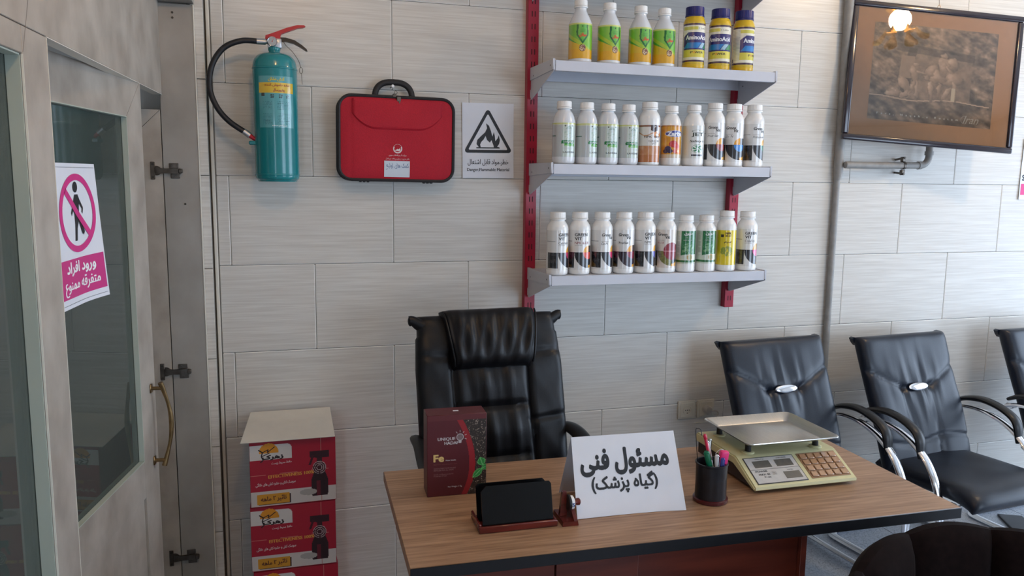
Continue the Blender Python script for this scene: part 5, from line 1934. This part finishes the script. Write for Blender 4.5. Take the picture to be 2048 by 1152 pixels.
for x in (-0.14, 0.14):
    for y in (-0.13, 0.13):
        build('rubber_foot', MB().cyl((x, y, 0), (x, y, 0.0135), 0.012, 14), BLACK, sc)
# sloped console frame: u across, w down the slope
sl0, sl1 = Vector((0, -0.082, 0.073)), Vector((0, -0.186, 0.020))
sd = (sl1 - sl0).normalized()
snv = Vector((0, sd.z, -sd.y)).normalized()
if snv.z < 0:
    snv = -snv
SL = (sl1 - sl0).length
con = lambda d: (lambda a, b: tuple(sl0 + sd * b + snv * d + Vector((a, 0, 0))))
Tc = Matrix(((1, 0, 0, 0), (0, -sd.y, snv.y, sl0.y), (0, -sd.z, snv.z, sl0.z), (0, 0, 0, 1)))   # local x, y(up the slope), z(out)
dp = build('display_panel', MB().rbox(-0.157, 0.012, -SL + 0.008, -0.006, 0.0002, 0.0016, 0.0006, 1, T=Tc), mat('dark_panel_rim', (52, 52, 58), 0.4), sc)
mb = MB()
mb.box(-0.154, 0.009, -0.054, -0.009, 0.0015, 0.0020, T=Tc)
mb.box(-0.154, 0.009, -SL + 0.011, -0.0555, 0.0015, 0.0020, T=Tc)
pn = build('panel_print', mb, mat('pale_panel', (186, 186, 184), 0.4), dp, smooth=False)
pn['kind'] = 'stuff'
LCD = mat('lcd_grey', (96, 94, 88), 0.25, scale=90, var=0.05)
for (a, b_, c, d) in ((-0.134, -0.078, -0.048, -0.022), (-0.060, -0.004, -0.048, -0.022), (-0.054, 0.000, -0.096, -0.070)):
    build('display_window', MB().box(a, b_, c, d, 0.0019, 0.0026, T=Tc), LCD, dp, smooth=False)
mb = MB()
cf = lambda a, b: tuple(Tc @ Vector((a, b, 0.0024)))
for (t_, x, y, w) in (('WEIGHT kg', -0.106, -0.016, 0.03), ('UNIT PRICE', -0.032, -0.016, 0.034), ('TOTAL', -0.027, -0.064, 0.02)):
    text_on(mb, t_, cf, x, y, w=w, h=0.0035, bold=0.02, bands=5, col=C(70, 70, 74))
text_on(mb, 'POWER', cf, -0.122, -0.062, w=0.040, h=0.006, bold=0.03, bands=7, col=C(60, 60, 64))
text_on(mb, 'MAX 40', cf, -0.118, -0.074, w=0.036, h=0.007, bold=0.03, bands=8, col=C(60, 60, 64))
text_on(mb, 'kg', cf, -0.112, -0.084, w=0.022, h=0.006, bold=0.03, bands=7, col=C(60, 60, 64))
text_on(mb, 'ZERO', cf, -0.084, -0.072, w=0.014, h=0.012, bands=8, col=C(140, 140, 140))
lt = build('lettering', mb, PRINT, dp, smooth=False)
kp = build('keypad', MB().rbox(0.026, 0.160, -SL + 0.012, -0.006, 0.0002, 0.0016, 0.0006, 1, T=Tc), mat('keypad_base', (150, 116, 86), 0.5), sc)
KEY = mat('brown_key', (170, 132, 100), 0.2, coat=0.5, scale=40, var=0.05)
for i in range(5):
    for j in range(4):
        x, y = 0.031 + i * 0.0256, -SL + 0.0165 + j * 0.0232
        k_ = MB().rbox(0, 0.0216, 0, 0.0190, 0.0018, 0.0052, 0.0014, 1, T=Tc @ Matrix.Translation((x, y, 0)))
        build('key', k_, KEY, kp)
for (x, y) in ((-0.118, 0.112), (0.118, 0.112), (-0.118, -0.056), (0.118, -0.056)):
    mb = MB().cyl((x, y, 0.0762), (x, y, 0.104), 0.0095, 16)
    po = build('tray_post', mb, BLACK, sc)
    build('post_collar', MB().lathe([(0.019, 0.0762), (0.019, 0.080), (0.016, 0.082), (0.0105, 0.082)], 24, c=(x, y, 0), cap=False), CREAM, po)
tray = MB()
TRX, TRY = 0.160, 0.136


def rr2(w, h, r, n=5):
    return [(x, z - h) for x, z in rr_outline(w, 2 * h, r, n)]


rings = [(rr2(0.128, 0.098, 0.012), 0.1065), (rr2(0.1295, 0.0995, 0.013), 0.1060), (rr2(0.133, 0.103, 0.014), 0.1090), (rr2(TRX - 0.006, TRY - 0.006, 0.018), 0.1225), (rr2(TRX, TRY, 0.020), 0.1255),
         (rr2(TRX + 0.0005, TRY + 0.0005, 0.020), 0.1230), (rr2(TRX - 0.005, TRY - 0.005, 0.018), 0.1205), (rr2(0.133, 0.103, 0.014), 0.1060), (rr2(0.128, 0.098, 0.012), 0.1042)]
n_ = len(rings[0][0])
vv, ff2 = [], []
for ring, z in rings:
    vv += [(x, y + 0.015, z) for x, y in ring]
for k in range(len(rings) - 1):
    for i in range(n_):
        j = (i + 1) % n_
        ff2.append((k * n_ + i, k * n_ + j, (k + 1) * n_ + j, (k + 1) * n_ + i))
ff2.append(tuple(range(n_))[::-1])
ff2.append(tuple((len(rings) - 1) * n_ + i for i in range(n_)))
tray.add(vv, ff2)
build('steel_tray', tray, STEEL, sc)

# ------------------------------------------------------------------ stacked cartons by the wall
CARD = mat('crimson_carton', (150, 16, 40), 0.45, scale=12, var=0.05)
cw, chh, cdp = 0.148, 0.2425, 0.125


def carton_col(a, b):
    c = paint(len(a), (172, 14, 44))
    z = b
    c[(a < 0.02) & (z > 0.0) & (z < 0.058)] = (216, 206, 198)
    c[(z < 0.058)] = (212, 202, 196)
    c[z < 0.0025] = (150, 16, 40)
    # emblem panel
    pan = (a < -0.004) & (z > 0.172) & (z < 0.228) & ~((a > -0.024) & (z > 0.208) & (np.hypot(a + 0.024, z - 0.208) > 0.020))
    c[pan] = (222, 216, 212)
    sun = (np.hypot(a + 0.083, z - 0.200) < 0.033) & (z > 0.196)
    c[sun] = (228, 150, 30)
    # thin print lines
    c[(abs(z - (0.120 + 0.02 * a)) < 0.0006) & (z > 0.06)] = (206, 120, 110)
    c[(abs(a - 0.106) < 0.0005) & (z > 0.06)] = (214, 150, 140)
    c[(abs(a - 0.096) < 0.0004)] = (190, 120, 110)
    # spray bottle picture
    x, y = a - 0.090, z
    body = (abs(x) < 0.029 - np.maximum(0, (y - 0.085)) * 0.35 - np.maximum(0, 0.030 - y) * 0.4) & (y > 0.022) & (y < 0.125)
    c[body] = (44, 8, 16)
    c[body & (abs(x + 0.004) < 0.006) & (y < 0.08)] = (104, 14, 34)
    neck = (abs(x) < 0.009) & (y >= 0.125) & (y < 0.165)
    c[neck] = (60, 10, 22)
    head = (abs(x - 0.0) < 0.034) & (y > 0.165 + 0.12 * np.maximum(0, -x - 0.01)) & (y < 0.190)
    c[head] = (52, 8, 20)
    trig = (abs(x + 0.030 - (y - 0.150) * 0.35) < 0.004) & (y > 0.140) & (y < 0.175)
    c[trig] = (70, 10, 26)
    d = np.hypot(x, y - 0.128)
    c[d < 0.0235] = (64, 8, 22)
    for q in (0.0225, 0.016, 0.009):
        c[abs(d - q) < 0.0009] = (206, 186, 186)
    sh = (z < 0.056) & (np.hypot((a - 0.05) / 0.03, (z - 0.040) / 0.012) < 1)
    c[sh] = (176, 168, 162)
    # yellow tag
    tg = (a > -0.126) & (a < -0.016) & (z > 0.010) & (z < 0.046)
    c[(a > -0.122) & (a < -0.011) & (z > 0.007) & (z < 0.042)] = (60, 30, 26)
    c[tg] = (214, 150, 36)
    return c


def carton(label, loc, rz):
    t = thing('carton', label, 'carton', loc, (0, 0, R(rz)), group='red spray bottle cartons stacked by the wall')
    build('carton_body', MB().rbox(-cw, cw, -cdp, cdp, 0, chh - 0.001, 0.002, 1), CARD, t)
    mb = MB()
    raster(mb, 130, 110, -cw + 0.001, cw - 0.001, 0.001, chh - 0.002, lambda a, b: (a, -cdp - 0.0004, b), carton_col)
    pr = build('front_print', mb, PRINT, t, smooth=False)
    tx = MB()
    fn = lambda a, b: (a, -cdp - 0.0008, b + 0.03 * a)
    text_on(tx, 'EFFECTIVENESS 100%', fn, -0.008, 0.112, w=0.158, h=0.0115, bold=0.05, bands=14, col=C(226, 156, 66))
    text_on(tx, 'سوسک کش و حشره کش های خانگی', fn, -0.062, 0.086, w=0.136, h=0.015, bold=0.03, bands=16, col=C(226, 206, 206))
    text_on(tx, 'حافظ محیط زیست', fn, -0.040, 0.160, w=0.070, h=0.011, bold=0.03, bands=12, col=C(226, 206, 206))
    text_on(tx, 'تاثیر ۲ ماهه', fn, -0.070, 0.030, w=0.088, h=0.022, bold=0.04, bands=20, col=C(96, 50, 24))
    text_on(tx, 'زهرک', fn, -0.070, 0.183, w=0.074, h=0.020, bold=0.06, bands=18, col=C(40, 24, 24))
    stroke_on(tx, [(-0.118, 0.215), (-0.104, 0.204), (-0.108, 0.190), (-0.102, 0.176), (-0.112, 0.168)], 0.004, fn, col=C(40, 20, 20))
    stroke_on(tx, [(-0.104, 0.204), (-0.084, 0.213), (-0.088, 0.202), (-0.062, 0.221)], 0.003, fn, col=C(40, 20, 20))
    stroke_on(tx, [(-0.106, 0.190), (-0.080, 0.200)], 0.003, fn, col=C(40, 20, 20))
    build('lettering', tx, PRINT, pr, smooth=False)
    return t


carton('red spray bottle carton, topmost of the stack under the white card', (0.1955, -0.152, 0.4855), 1.0)
carton('red spray bottle carton in the middle of the stack', (0.1955, -0.150, 0.2428), -0.8)
carton('red spray bottle carton at the bottom of the stack', (0.1975, -0.152, 0.0002), 0.6)
wc = thing('white_card', 'blank white card lying on top of the red cartons', 'card', (0.19, -0.15, 0.7475), (R(6.2), 0, 0))
mb = MB()
mb.prism([(-0.168, -0.150), (0.153, -0.150), (0.153, 0.125), (-0.140, 0.125)], 0, 0.0016, 'xy')
build('card_sheet', mb, mat('off_white_card', (226, 221, 210), 0.6, scale=20, var=0.02), wc, smooth=False)
build('card_underside', MB().prism([(-0.167, -0.149), (0.152, -0.149), (0.152, 0.124), (-0.139, 0.124)], -0.0012, -0.0002, 'xy'), mat('grey_card_back', (150, 144, 134), 0.8), wc, smooth=False)

# ------------------------------------------------------------------ padded slabs for chairs
def slab(mb, nu, nv, curve, width, thick, disp=None, pu=10, pv=14, m=0, back_flat=0.6):
    """Padded panel: curve(v) -> (y, z, ny, nz) centre line and front normal; thick = full thickness."""
    us = [math.sin(PI / 2 * (2 * i / (nu - 1) - 1)) for i in range(nu)]
    vs = [0.5 + 0.5 * math.sin(PI / 2 * (2 * j / (nv - 1) - 1)) * (0.55 + 0.45 * abs(math.sin(PI / 2 * (2 * j / (nv - 1) - 1)))) for j in range(nv)]
    for side_ in (1, -1):
        verts = []
        for v in vs:
            y, z, ny, nz = curve(v)
            for u in us:
                e = max(0.0, 1 - abs(u) ** pu) ** 0.5 * max(0.0, 1 - abs(2 * v - 1) ** pv) ** 0.5
                d = side_ * thick / 2 * e * (1 if side_ > 0 else back_flat)
                if side_ > 0 and disp:
                    d += disp(u, v) * min(1, e * 1.6)
                x = u * width(v) / 2 if not hasattr(width, 'shift') else 0
                verts.append((x, y + ny * d, z + nz * d))
        faces = []
        for j in range(nv - 1):
            for i in range(nu - 1):
                q = (j * nu + i, j * nu + i + 1, (j + 1) * nu + i + 1, (j + 1) * nu + i)
                faces.append(q if side_ > 0 else q[::-1])
        mb.add(verts, faces, m)
    return mb


def polycurve(pts):
    """Centre line from a list of (y, z), v = 0..1; front normal is the one towards -y / +z."""
    P = bez([(0, a, b) for a, b in pts], 10)
    L = [0.0]
    for a, b in zip(P[:-1], P[1:]):
        L.append(L[-1] + (b - a).length)

    def f(v):
        s = v * L[-1]
        k = max(0, min(len(L) - 2, int(np.searchsorted(L, s)) - 1))
        t = (s - L[k]) / max(1e-9, L[k + 1] - L[k])
        p = P[k].lerp(P[k + 1], t)
        d = (P[min(k + 2, len(P) - 1)] - P[max(k - 1, 0)]).normalized()
        return (p.y, p.z, -d.z, d.y)
    return f


def seg_dist(px_, py_, a, b):
    ax, ay = a
    bx_, by_ = b
    dx, dy = bx_ - ax, by_ - ay
    t = max(0, min(1, ((px_ - ax) * dx + (py_ - ay) * dy) / (dx * dx + dy * dy)))
    return math.hypot(px_ - ax - t * dx, py_ - ay - t * dy)


LEATHER = mat('black_leather', (18, 25, 38), 0.36, spec=0.5, scale=180, var=0.12, bump=0.12, bump_scale=420)
EXEC = mat('black_leatherette_chair', (18, 18, 21), 0.42, spec=0.35, scale=160, var=0.12, bump=0.12, bump_scale=400)
SEAMM = mat('seam_thread', (16, 16, 18), 0.6)


# ------------------------------------------------------------------ visitor chairs along the wall
def visitor_chair(label, loc, yaw, badge_v, seed):
    t = thing('visitor_chair', label, 'chair', loc, (0, 0, R(yaw)), group='black visitor chairs along the wall')
    cv = polycurve([(-0.262, 0.40), (-0.246, 0.46), (-0.196, 0.60), (-0.142, 0.73), (-0.094, 0.85), (-0.050, 0.962)])
    rs = random.Random(seed)
    ph = [rs.uniform(0, 6.28) for _ in range(8)]
    bv = badge_v

    def disp(u, v):
        d = 0.0
        for a, b in (((-1.0, bv + 0.16), (-0.30, bv)), ((1.0, bv + 0.16), (0.30, bv)), ((-0.30, bv), (-0.26, 0.10)), ((0.30, bv), (0.26, 0.10)), ((-0.30, bv), (0.30, bv))):
            q = seg_dist(u * 0.44, v, (a[0] * 0.44, a[1]), (b[0] * 0.44, b[1]))
            d -= 0.0060 * math.exp(-(q / 0.008) ** 2) + 0.006 * math.exp(-(q / 0.035) ** 2)
        # creases running to the badge
        near = math.exp(-((v - bv) / 0.20) ** 2) * math.exp(-(u / 0.42) ** 2)
        d += near * 0.0045 * math.sin(24 * u + ph[0] + 5 * (v - bv)) + near * 0.0025 * math.sin(41 * u + ph[1])
        d += 0.0022 * math.sin(7 * u + ph[2]) * math.sin(9 * v + ph[3])
        # gathered crease where the back meets the seat
        d -= 0.008 * math.exp(-((v - 0.20 - 0.02 * math.sin(4 * u)) / 0.015) ** 2)
        return d
    mb = MB()
    slab(mb, 61, 81, cv, lambda v: 0.525 - 0.02 * (1 - v), 0.088, disp, pu=16, pv=22)
    build('backrest', mb, LEATHER, t, weld=True, sharp=60)
    # small flaps at the upper corners
    y, z, ny, nz = cv(0.985)
    for s_ in (-1, 1):
        mb = MB().prism([(s_ * 0.248, z - 0.030), (s_ * 0.262, z - 0.016), (s_ * 0.274, z + 0.004), (s_ * 0.262, z + 0.009), (s_ * 0.246, z + 0.006)], y + 0.004, y + 0.024, 'xz')
        build('corner_flap', mb, LEATHER, t, smooth=False)
    y, z, ny, nz = cv(bv)
    Tb = Matrix(((1, 0, 0, 0), (0, nz, ny, y), (0, -ny, nz, z), (0, 0, 0, 1)))
    Tb = Matrix(((1, 0, 0, 0.0), (0, -nz * -1, ny, y + ny * 0.046), (0, ny * -1, nz, z + nz * 0.046), (0, 0, 0, 1)))
    bd_ = MB()
    bd_.sphere((0, 0, 0), 1.0, 24, sc=(0.058, 0.018, 0.006), T=Tb)
    build('badge', bd_, CHROME, t)
    sv = polycurve([(-0.200, 0.425), (-0.30, 0.418), (-0.50, 0.424), (-0.60, 0.424), (-0.665, 0.410), (-0.690, 0.385)])

    def sdisp(u, v):
        d = 0.010 * (1 - u * u)
        d -= 0.0045 * math.exp(-((abs(u) - 0.60) / 0.02) ** 2) * 0.0
        d += 0.002 * math.sin(6 * u + ph[4]) * math.sin(8 * v + ph[5])
        return d
    mb = MB()
    # seat curve runs front-wards, so its normal must point up
    f = lambda v: (sv(v)[0], sv(v)[1], -sv(v)[2] if sv(v)[3] < 0 else sv(v)[2], abs(sv(v)[3]))
    slab(mb, 41, 51, f, lambda v: 0.485 + 0.015 * v, 0.085, sdisp, pu=12, pv=16, back_flat=0.8)
    build('seat', mb, LEATHER, t, weld=True, sharp=60)
    for s_ in (-1, 1):
        x = s_ * 0.285
        pth = bez([(x, -0.145, 0.615), (x, -0.22, 0.634), (x, -0.32, 0.630), (x, -0.42, 0.596), (x, -0.500, 0.535), (x, -0.555, 0.440), (x, -0.578, 0.33), (x, -0.580, 0.16), (x, -0.572, 0.060),
                   (x * 0.99, -0.545, 0.016), (x * 0.98, -0.50, 0.0135), (x * 0.98, -0.25, 0.0135), (x * 0.98, -0.05, 0.0135), (x * 0.90, 0.005, 0.0135), (x * 0.70, 0.020, 0.0135), (0, 0.020, 0.0135)], 5)
        fr_ = build('side_frame', MB().tube(pth, 0.0125, 12, flat=(0.85, 1.55)), CHROME, t)
        ap = bez([(x, -0.150, 0.648), (x, -0.20, 0.672), (x, -0.28, 0.686), (x, -0.36, 0.676), (x, -0.425, 0.650), (x, -0.455, 0.618), (x, -0.464, 0.570), (x, -0.468, 0.540)], 6)
        n_ap = len(ap)
        rad = [0.6 + 0.4 * min(1, 4 * min(i, n_ap - 1 - i) / n_ap) for i in range(n_ap)]
        build('armrest', MB().tube(ap, [r_ * 0.020 for r_ in rad], 14, flat=(0.70, 1.25)), BLACK, t)
        build('arm_bracket', MB().rbox(s_ * 0.262 - 0.020, s_ * 0.262 + 0.020, -0.165, -0.135, 0.602, 0.628, 0.004, 1), CHROME, t)
        build('seat_bracket', MB().rbox(min(s_ * 0.20, s_ * 0.285), max(s_ * 0.20, s_ * 0.285), -0.585, -0.555, 0.362, 0.380, 0.004, 1), CHROME, t)
    build('cross_bar', MB().tube([(-0.262, -0.30, 0.372), (0.262, -0.30, 0.372)], 0.011, 10), CHROME, t)
    return t


visitor_chair('black leather visitor chair directly behind the weighing scale', (2.215, -0.10, 0.012), 4.5, 0.62, 3)
visitor_chair('black leather visitor chair in the middle, seat fully in view', (2.900, -0.10, 0.0), 5.0, 0.585, 8)
visitor_chair('black leather visitor chair cut off by the right picture edge', (3.735, -0.10, 0.0), 4.0, 0.585, 21)

# ------------------------------------------------------------------ executive chair behind the desk
xc = thing('executive_chair', 'black leather high-back executive chair between desk and wall', 'chair', (0.883, -0.50, 0), (0, R(0), R(2.0)))
ecv = polycurve([(0.000, 0.44), (-0.012, 0.54), (0.000, 0.68), (0.035, 0.84), (0.075, 0.98), (0.112, 1.09), (0.140, 1.165)])


def ex_disp(u, v):
    d = 0.0
    for su in (-0.52, 0.50):
        q = abs(u - su - 0.02 * math.sin(7 * v))
        d -= 0.016 * math.exp(-(q / 0.030) ** 2)
    c = max(0.0, 1 - (abs(u) / 0.52) ** 4)
    for hv in (0.33, 0.56):
        d -= 0.014 * math.exp(-((v - hv) / 0.016) ** 2) * c
    for hv in (0.47, 0.78):
        d -= 0.007 * math.exp(-((v - hv - 0.03 * abs(u)) / 0.014) ** 2) * (1 - c)
    d += 0.012 * c * (0.6 + 0.4 * math.cos((v - 0.45) * 28))
    fan = 1 - abs(((v - 0.33) / 0.235) % 1.0 - 0.5) * 1.1
    d += c * 0.0050 * fan * math.sin(23 * u * (1.15 - 0.6 * v) + 6 * v)
    d += c * 0.0028 * fan * math.sin(39 * u + 9 * v)
    d += (1 - c) * 0.003 * math.sin(28 * v + 6 * u) * math.sin(9 * u)
    return d


mb = MB()
slab(mb, 81, 101, ecv, lambda v: 0.530 - 0.025 * max(0, v - 0.75) / 0.25 + 0.01 * (v < 0.9), 0.085, ex_disp, pu=14, pv=26)
build('backrest', mb, EXEC, xc, weld=True, sharp=60)
for s_ in (-1, 1):
    mb = MB()
    mb.grid(14, 11, lambda u, v: (s_ * (0.190 + 0.088 * v + 0.006 * math.sin(2 * PI * u) * v), 0.112 + 0.030 * math.cos(2 * PI * u) * (1 - 0.55 * v) + 0.010 * v,
                                  1.112 + 0.046 * v - 0.004 * v * v + 0.046 * math.sin(2 * PI * u) * (1 - 0.62 * v) * (1 + 0.15 * math.sin(9 * v))), cu=True)
    mb.sphere((s_ * 0.278, 0.122, 1.154), 1.0, 14, sc=(0.009, 0.0135, 0.0175))
    build('top_corner', mb, EXEC, xc, sharp=70)
hcv = polycurve([(0.050, 0.985), (0.072, 1.05), (0.100, 1.12), (0.134, 1.178)])


def hr_disp(u, v):
    m_ = math.sin(PI * min(1, max(0, v)))
    return m_ * (0.0055 * math.sin(13 * u + 5 * v) + 0.0035 * math.sin(27 * u - 7 * v + 1.0)) - 0.004 * math.exp(-((abs(u) - 0.9) / 0.03) ** 2)


hr = MB()
slab(hr, 61, 41, hcv, lambda v: 0.285 + 0.065 * v, 0.150, hr_disp, pu=16, pv=4.5, back_flat=0.75)
build('headrest', hr, EXEC, xc, weld=True, sharp=60)
for s_ in (-1, 1):
    pp = []
    for v in np.linspace(0.06, 0.93, 18):
        y, z, ny, nz = hcv(v)
        e = max(0.0, 1 - abs(2 * v - 1) ** 4.5) ** 0.5
        pp.append((s_ * (0.285 + 0.065 * v) / 2 * 0.985, y + ny * (0.055 * e), z + nz * (0.055 * e)))
    build('headrest_piping', MB().tube(pp, 0.0035, 8), EXEC, xc)
scv = polycurve([(0.010, 0.455), (-0.12, 0.452), (-0.30, 0.456), (-0.42, 0.452), (-0.49, 0.430)])
mb = MB()
f = lambda v: (scv(v)[0], scv(v)[1], scv(v)[2] if scv(v)[3] >= 0 else -scv(v)[2], abs(scv(v)[3]))
slab(mb, 41, 41, f, lambda v: 0.53, 0.11, lambda u, v: 0.012 * (1 - u * u) + 0.003 * math.sin(9 * u) * math.sin(7 * v), pu=10, pv=12, back_flat=0.8)
build('seat', mb, EXEC, xc, weld=True, sharp=60)
for s_ in (-1, 1):
    x = 0.295 if s_ > 0 else -0.275
    ap = bez([(s_ * 0.245, 0.045, 0.742), (s_ * 0.275, 0.020, 0.760), (x, -0.045, 0.752), (x + s_ * 0.006, -0.15, 0.722), (x + s_ * 0.006, -0.26, 0.700), (x, -0.32, 0.660), (x - s_ * 0.01, -0.30, 0.56), (x - s_ * 0.03, -0.26, 0.44)], 6)
    build('armrest', MB().tube(ap, [0.020 + 0.006 * math.sin(PI * i / (len(ap) - 1)) for i in range(len(ap))], 12, flat=(0.65, 1.2)), BLACK, xc)
build('gas_column', MB().lathe([(0.028, 0.10), (0.028, 0.26), (0.018, 0.262), (0.018, 0.395), (0.09, 0.398), (0.09, 0.412)], 20, c=(0, -0.24, 0)), BLACK, xc)
for k in range(5):
    a = 2 * PI * k / 5 + 0.3
    ca, sa = math.cos(a), math.sin(a)
    lg = build('base_leg', MB().tube([(0.02 * ca, -0.24 + 0.02 * sa, 0.105), (0.14 * ca, -0.24 + 0.14 * sa, 0.098), (0.27 * ca, -0.24 + 0.27 * sa, 0.075)], [0.030, 0.022, 0.014], 10), BLACK, xc)
    build('caster', MB().cyl((0.275 * ca - 0.018 * sa, -0.24 + 0.275 * sa + 0.018 * ca, 0.028), (0.275 * ca + 0.018 * sa, -0.24 + 0.275 * sa - 0.018 * ca, 0.028), 0.028, 16), BLACK, lg)

# ------------------------------------------------------------------ dark board lying on the floor at the right
fp = thing('dark_board', 'flat dark board lying on the floor under the rightmost chair', 'board', (3.605, -0.270, 0.0004), (0, 0, R(-28)))
build('board_sheet', MB().rbox(-0.055, 0.055, -0.11, 0.11, 0, 0.010, 0.002, 1), mat('dark_grey_board', (58, 60, 66), 0.5, scale=30), fp)
build('board_edge', MB().rbox(-0.058, -0.0552, -0.11, 0.11, 0, 0.0104, 0.001, 1), BLACK, fp)

# ------------------------------------------------------------------ brown velvet tub chair in front of the desk
VEL = mat('brown_velvet', (21, 12, 11), 0.95, spec=0.1, scale=60, var=0.25, bump=0.1)
VEL.node_tree.nodes['Principled BSDF'].inputs['Sheen Weight'].default_value = 0.02
tc_ = thing('tub_chair', 'dark brown velvet tub chair at the lower right corner', 'chair', (1.715, -1.955, 0), (0, 0, R(-8)))
NCH = 7
CHW = 2 * R(112) / NCH


def rim_z(a):
    return 0.800 - 0.19 * (abs(a) / R(112)) ** 2.0


def channel(k):
    a0, a1 = -R(112) + k * CHW, -R(112) + (k + 1) * CHW
    mb = MB()
    NU, NV = 13, 31

    def pos(a, v, inner):
        # v: 0 seat level -> 1 rim
        z = 0.34 + (rim_z(a) - 0.34) * v
        rx, ry = 0.385, 0.345
        r_ = 0.0
        w = abs((a - a0) / (a1 - a0) * 2 - 1)
        puff = 0.034 * max(0.0, 1 - w ** 2.6) ** 0.5
        edge = max(0.0, 1 - v ** 14) ** 0.5
        t_ = (-(0.018 + puff) if inner else 0.034) * (0.25 + 0.75 * edge)
        if v > 0.93:
            z -= 0.012 * w ** 2
        lean_ = 0.03 * v
        return ((rx + t_ + lean_) * math.sin(a), (ry + t_ + lean_) * math.cos(a), z)
    for inner in (True, False):
        mb.grid(NU, NV, lambda u, v: pos(a0 + (a1 - a0) * u, v, inner))
    mb.grid(NU, 2, lambda u, v: pos(a0 + (a1 - a0) * u, 1.0, v < 0.5))
    return mb


for k in range(NCH):
    build('back_channel', channel(k), VEL, tc_, sharp=70)
build('seat', MB().lathe(smooth_profile([(0.20, 0.30), (0.29, 0.305), (0.312, 0.34), (0.312, 0.40), (0.29, 0.44), (0.18, 0.455), (0.02, 0.458)], 4), 48, c=(0, -0.03, 0)), VEL, tc_)
for (x, y) in ((-0.22, -0.22), (0.22, -0.22), (-0.20, 0.20), (0.20, 0.20)):
    build('leg', MB().tube([(x, y, 0.305), (x * 1.2, y * 1.2, 0.0)], [0.016, 0.009], 10), BRASS, tc_)

# ------------------------------------------------------------------ ceiling lamps (one is mirrored in the picture glass)
GLOW = mat('lamp_globe', (255, 220, 172), 0.3, emit=230.0)
GILT = mat('gilt_petal', (214, 168, 84), 0.25, metal=0.8, scale=30)


def ceiling_lamp(label, x, y, z, r, glow):
    t = thing('ceiling_lamp', label, 'lamp', (x, y, z), group='hanging globe lamps')
    build('globe', MB().sphere((0, 0, 0), r, 24), glow, t)
    for k in range(6):
        a = 2 * PI * k / 6 + R(20)
        pt = MB()
        for off in (0.0, 0.002):
            pt.grid(7, 9, lambda u, v: ((0.075 + off + 0.075 * v) * math.cos(a + (u - 0.5) * 0.7 * math.sin(PI * (0.1 + 0.85 * v))),
                                        (0.075 + off + 0.075 * v) * math.sin(a + (u - 0.5) * 0.7 * math.sin(PI * (0.1 + 0.85 * v))),
                                        -0.060 + off - 0.12 * v + 0.06 * v * v + 0.012 * math.cos((u - 0.5) * 5)))
        build('petal', pt, GILT, t)
    h = ROOM_Z1 - z
    build('lamp_stem', MB().lathe([(0.030, r - 0.004), (0.075, r + 0.006), (0.075, r + 0.012), (0.012, r + 0.022), (0.012, h - 0.03), (0.05, h - 0.02), (0.06, h - 0.0005)], 24), GILT, t)
    return t


ceiling_lamp('hanging globe lamp with gilt petals, mirrored in the picture glass', 3.285, -1.30, 2.815, 0.062, GLOW)
ceiling_lamp('hanging globe lamp with gilt petals near the doorway', 0.35, -2.15, 2.853, 0.075, mat('dim_lamp_globe', (255, 204, 140), 0.3, emit=92.0))
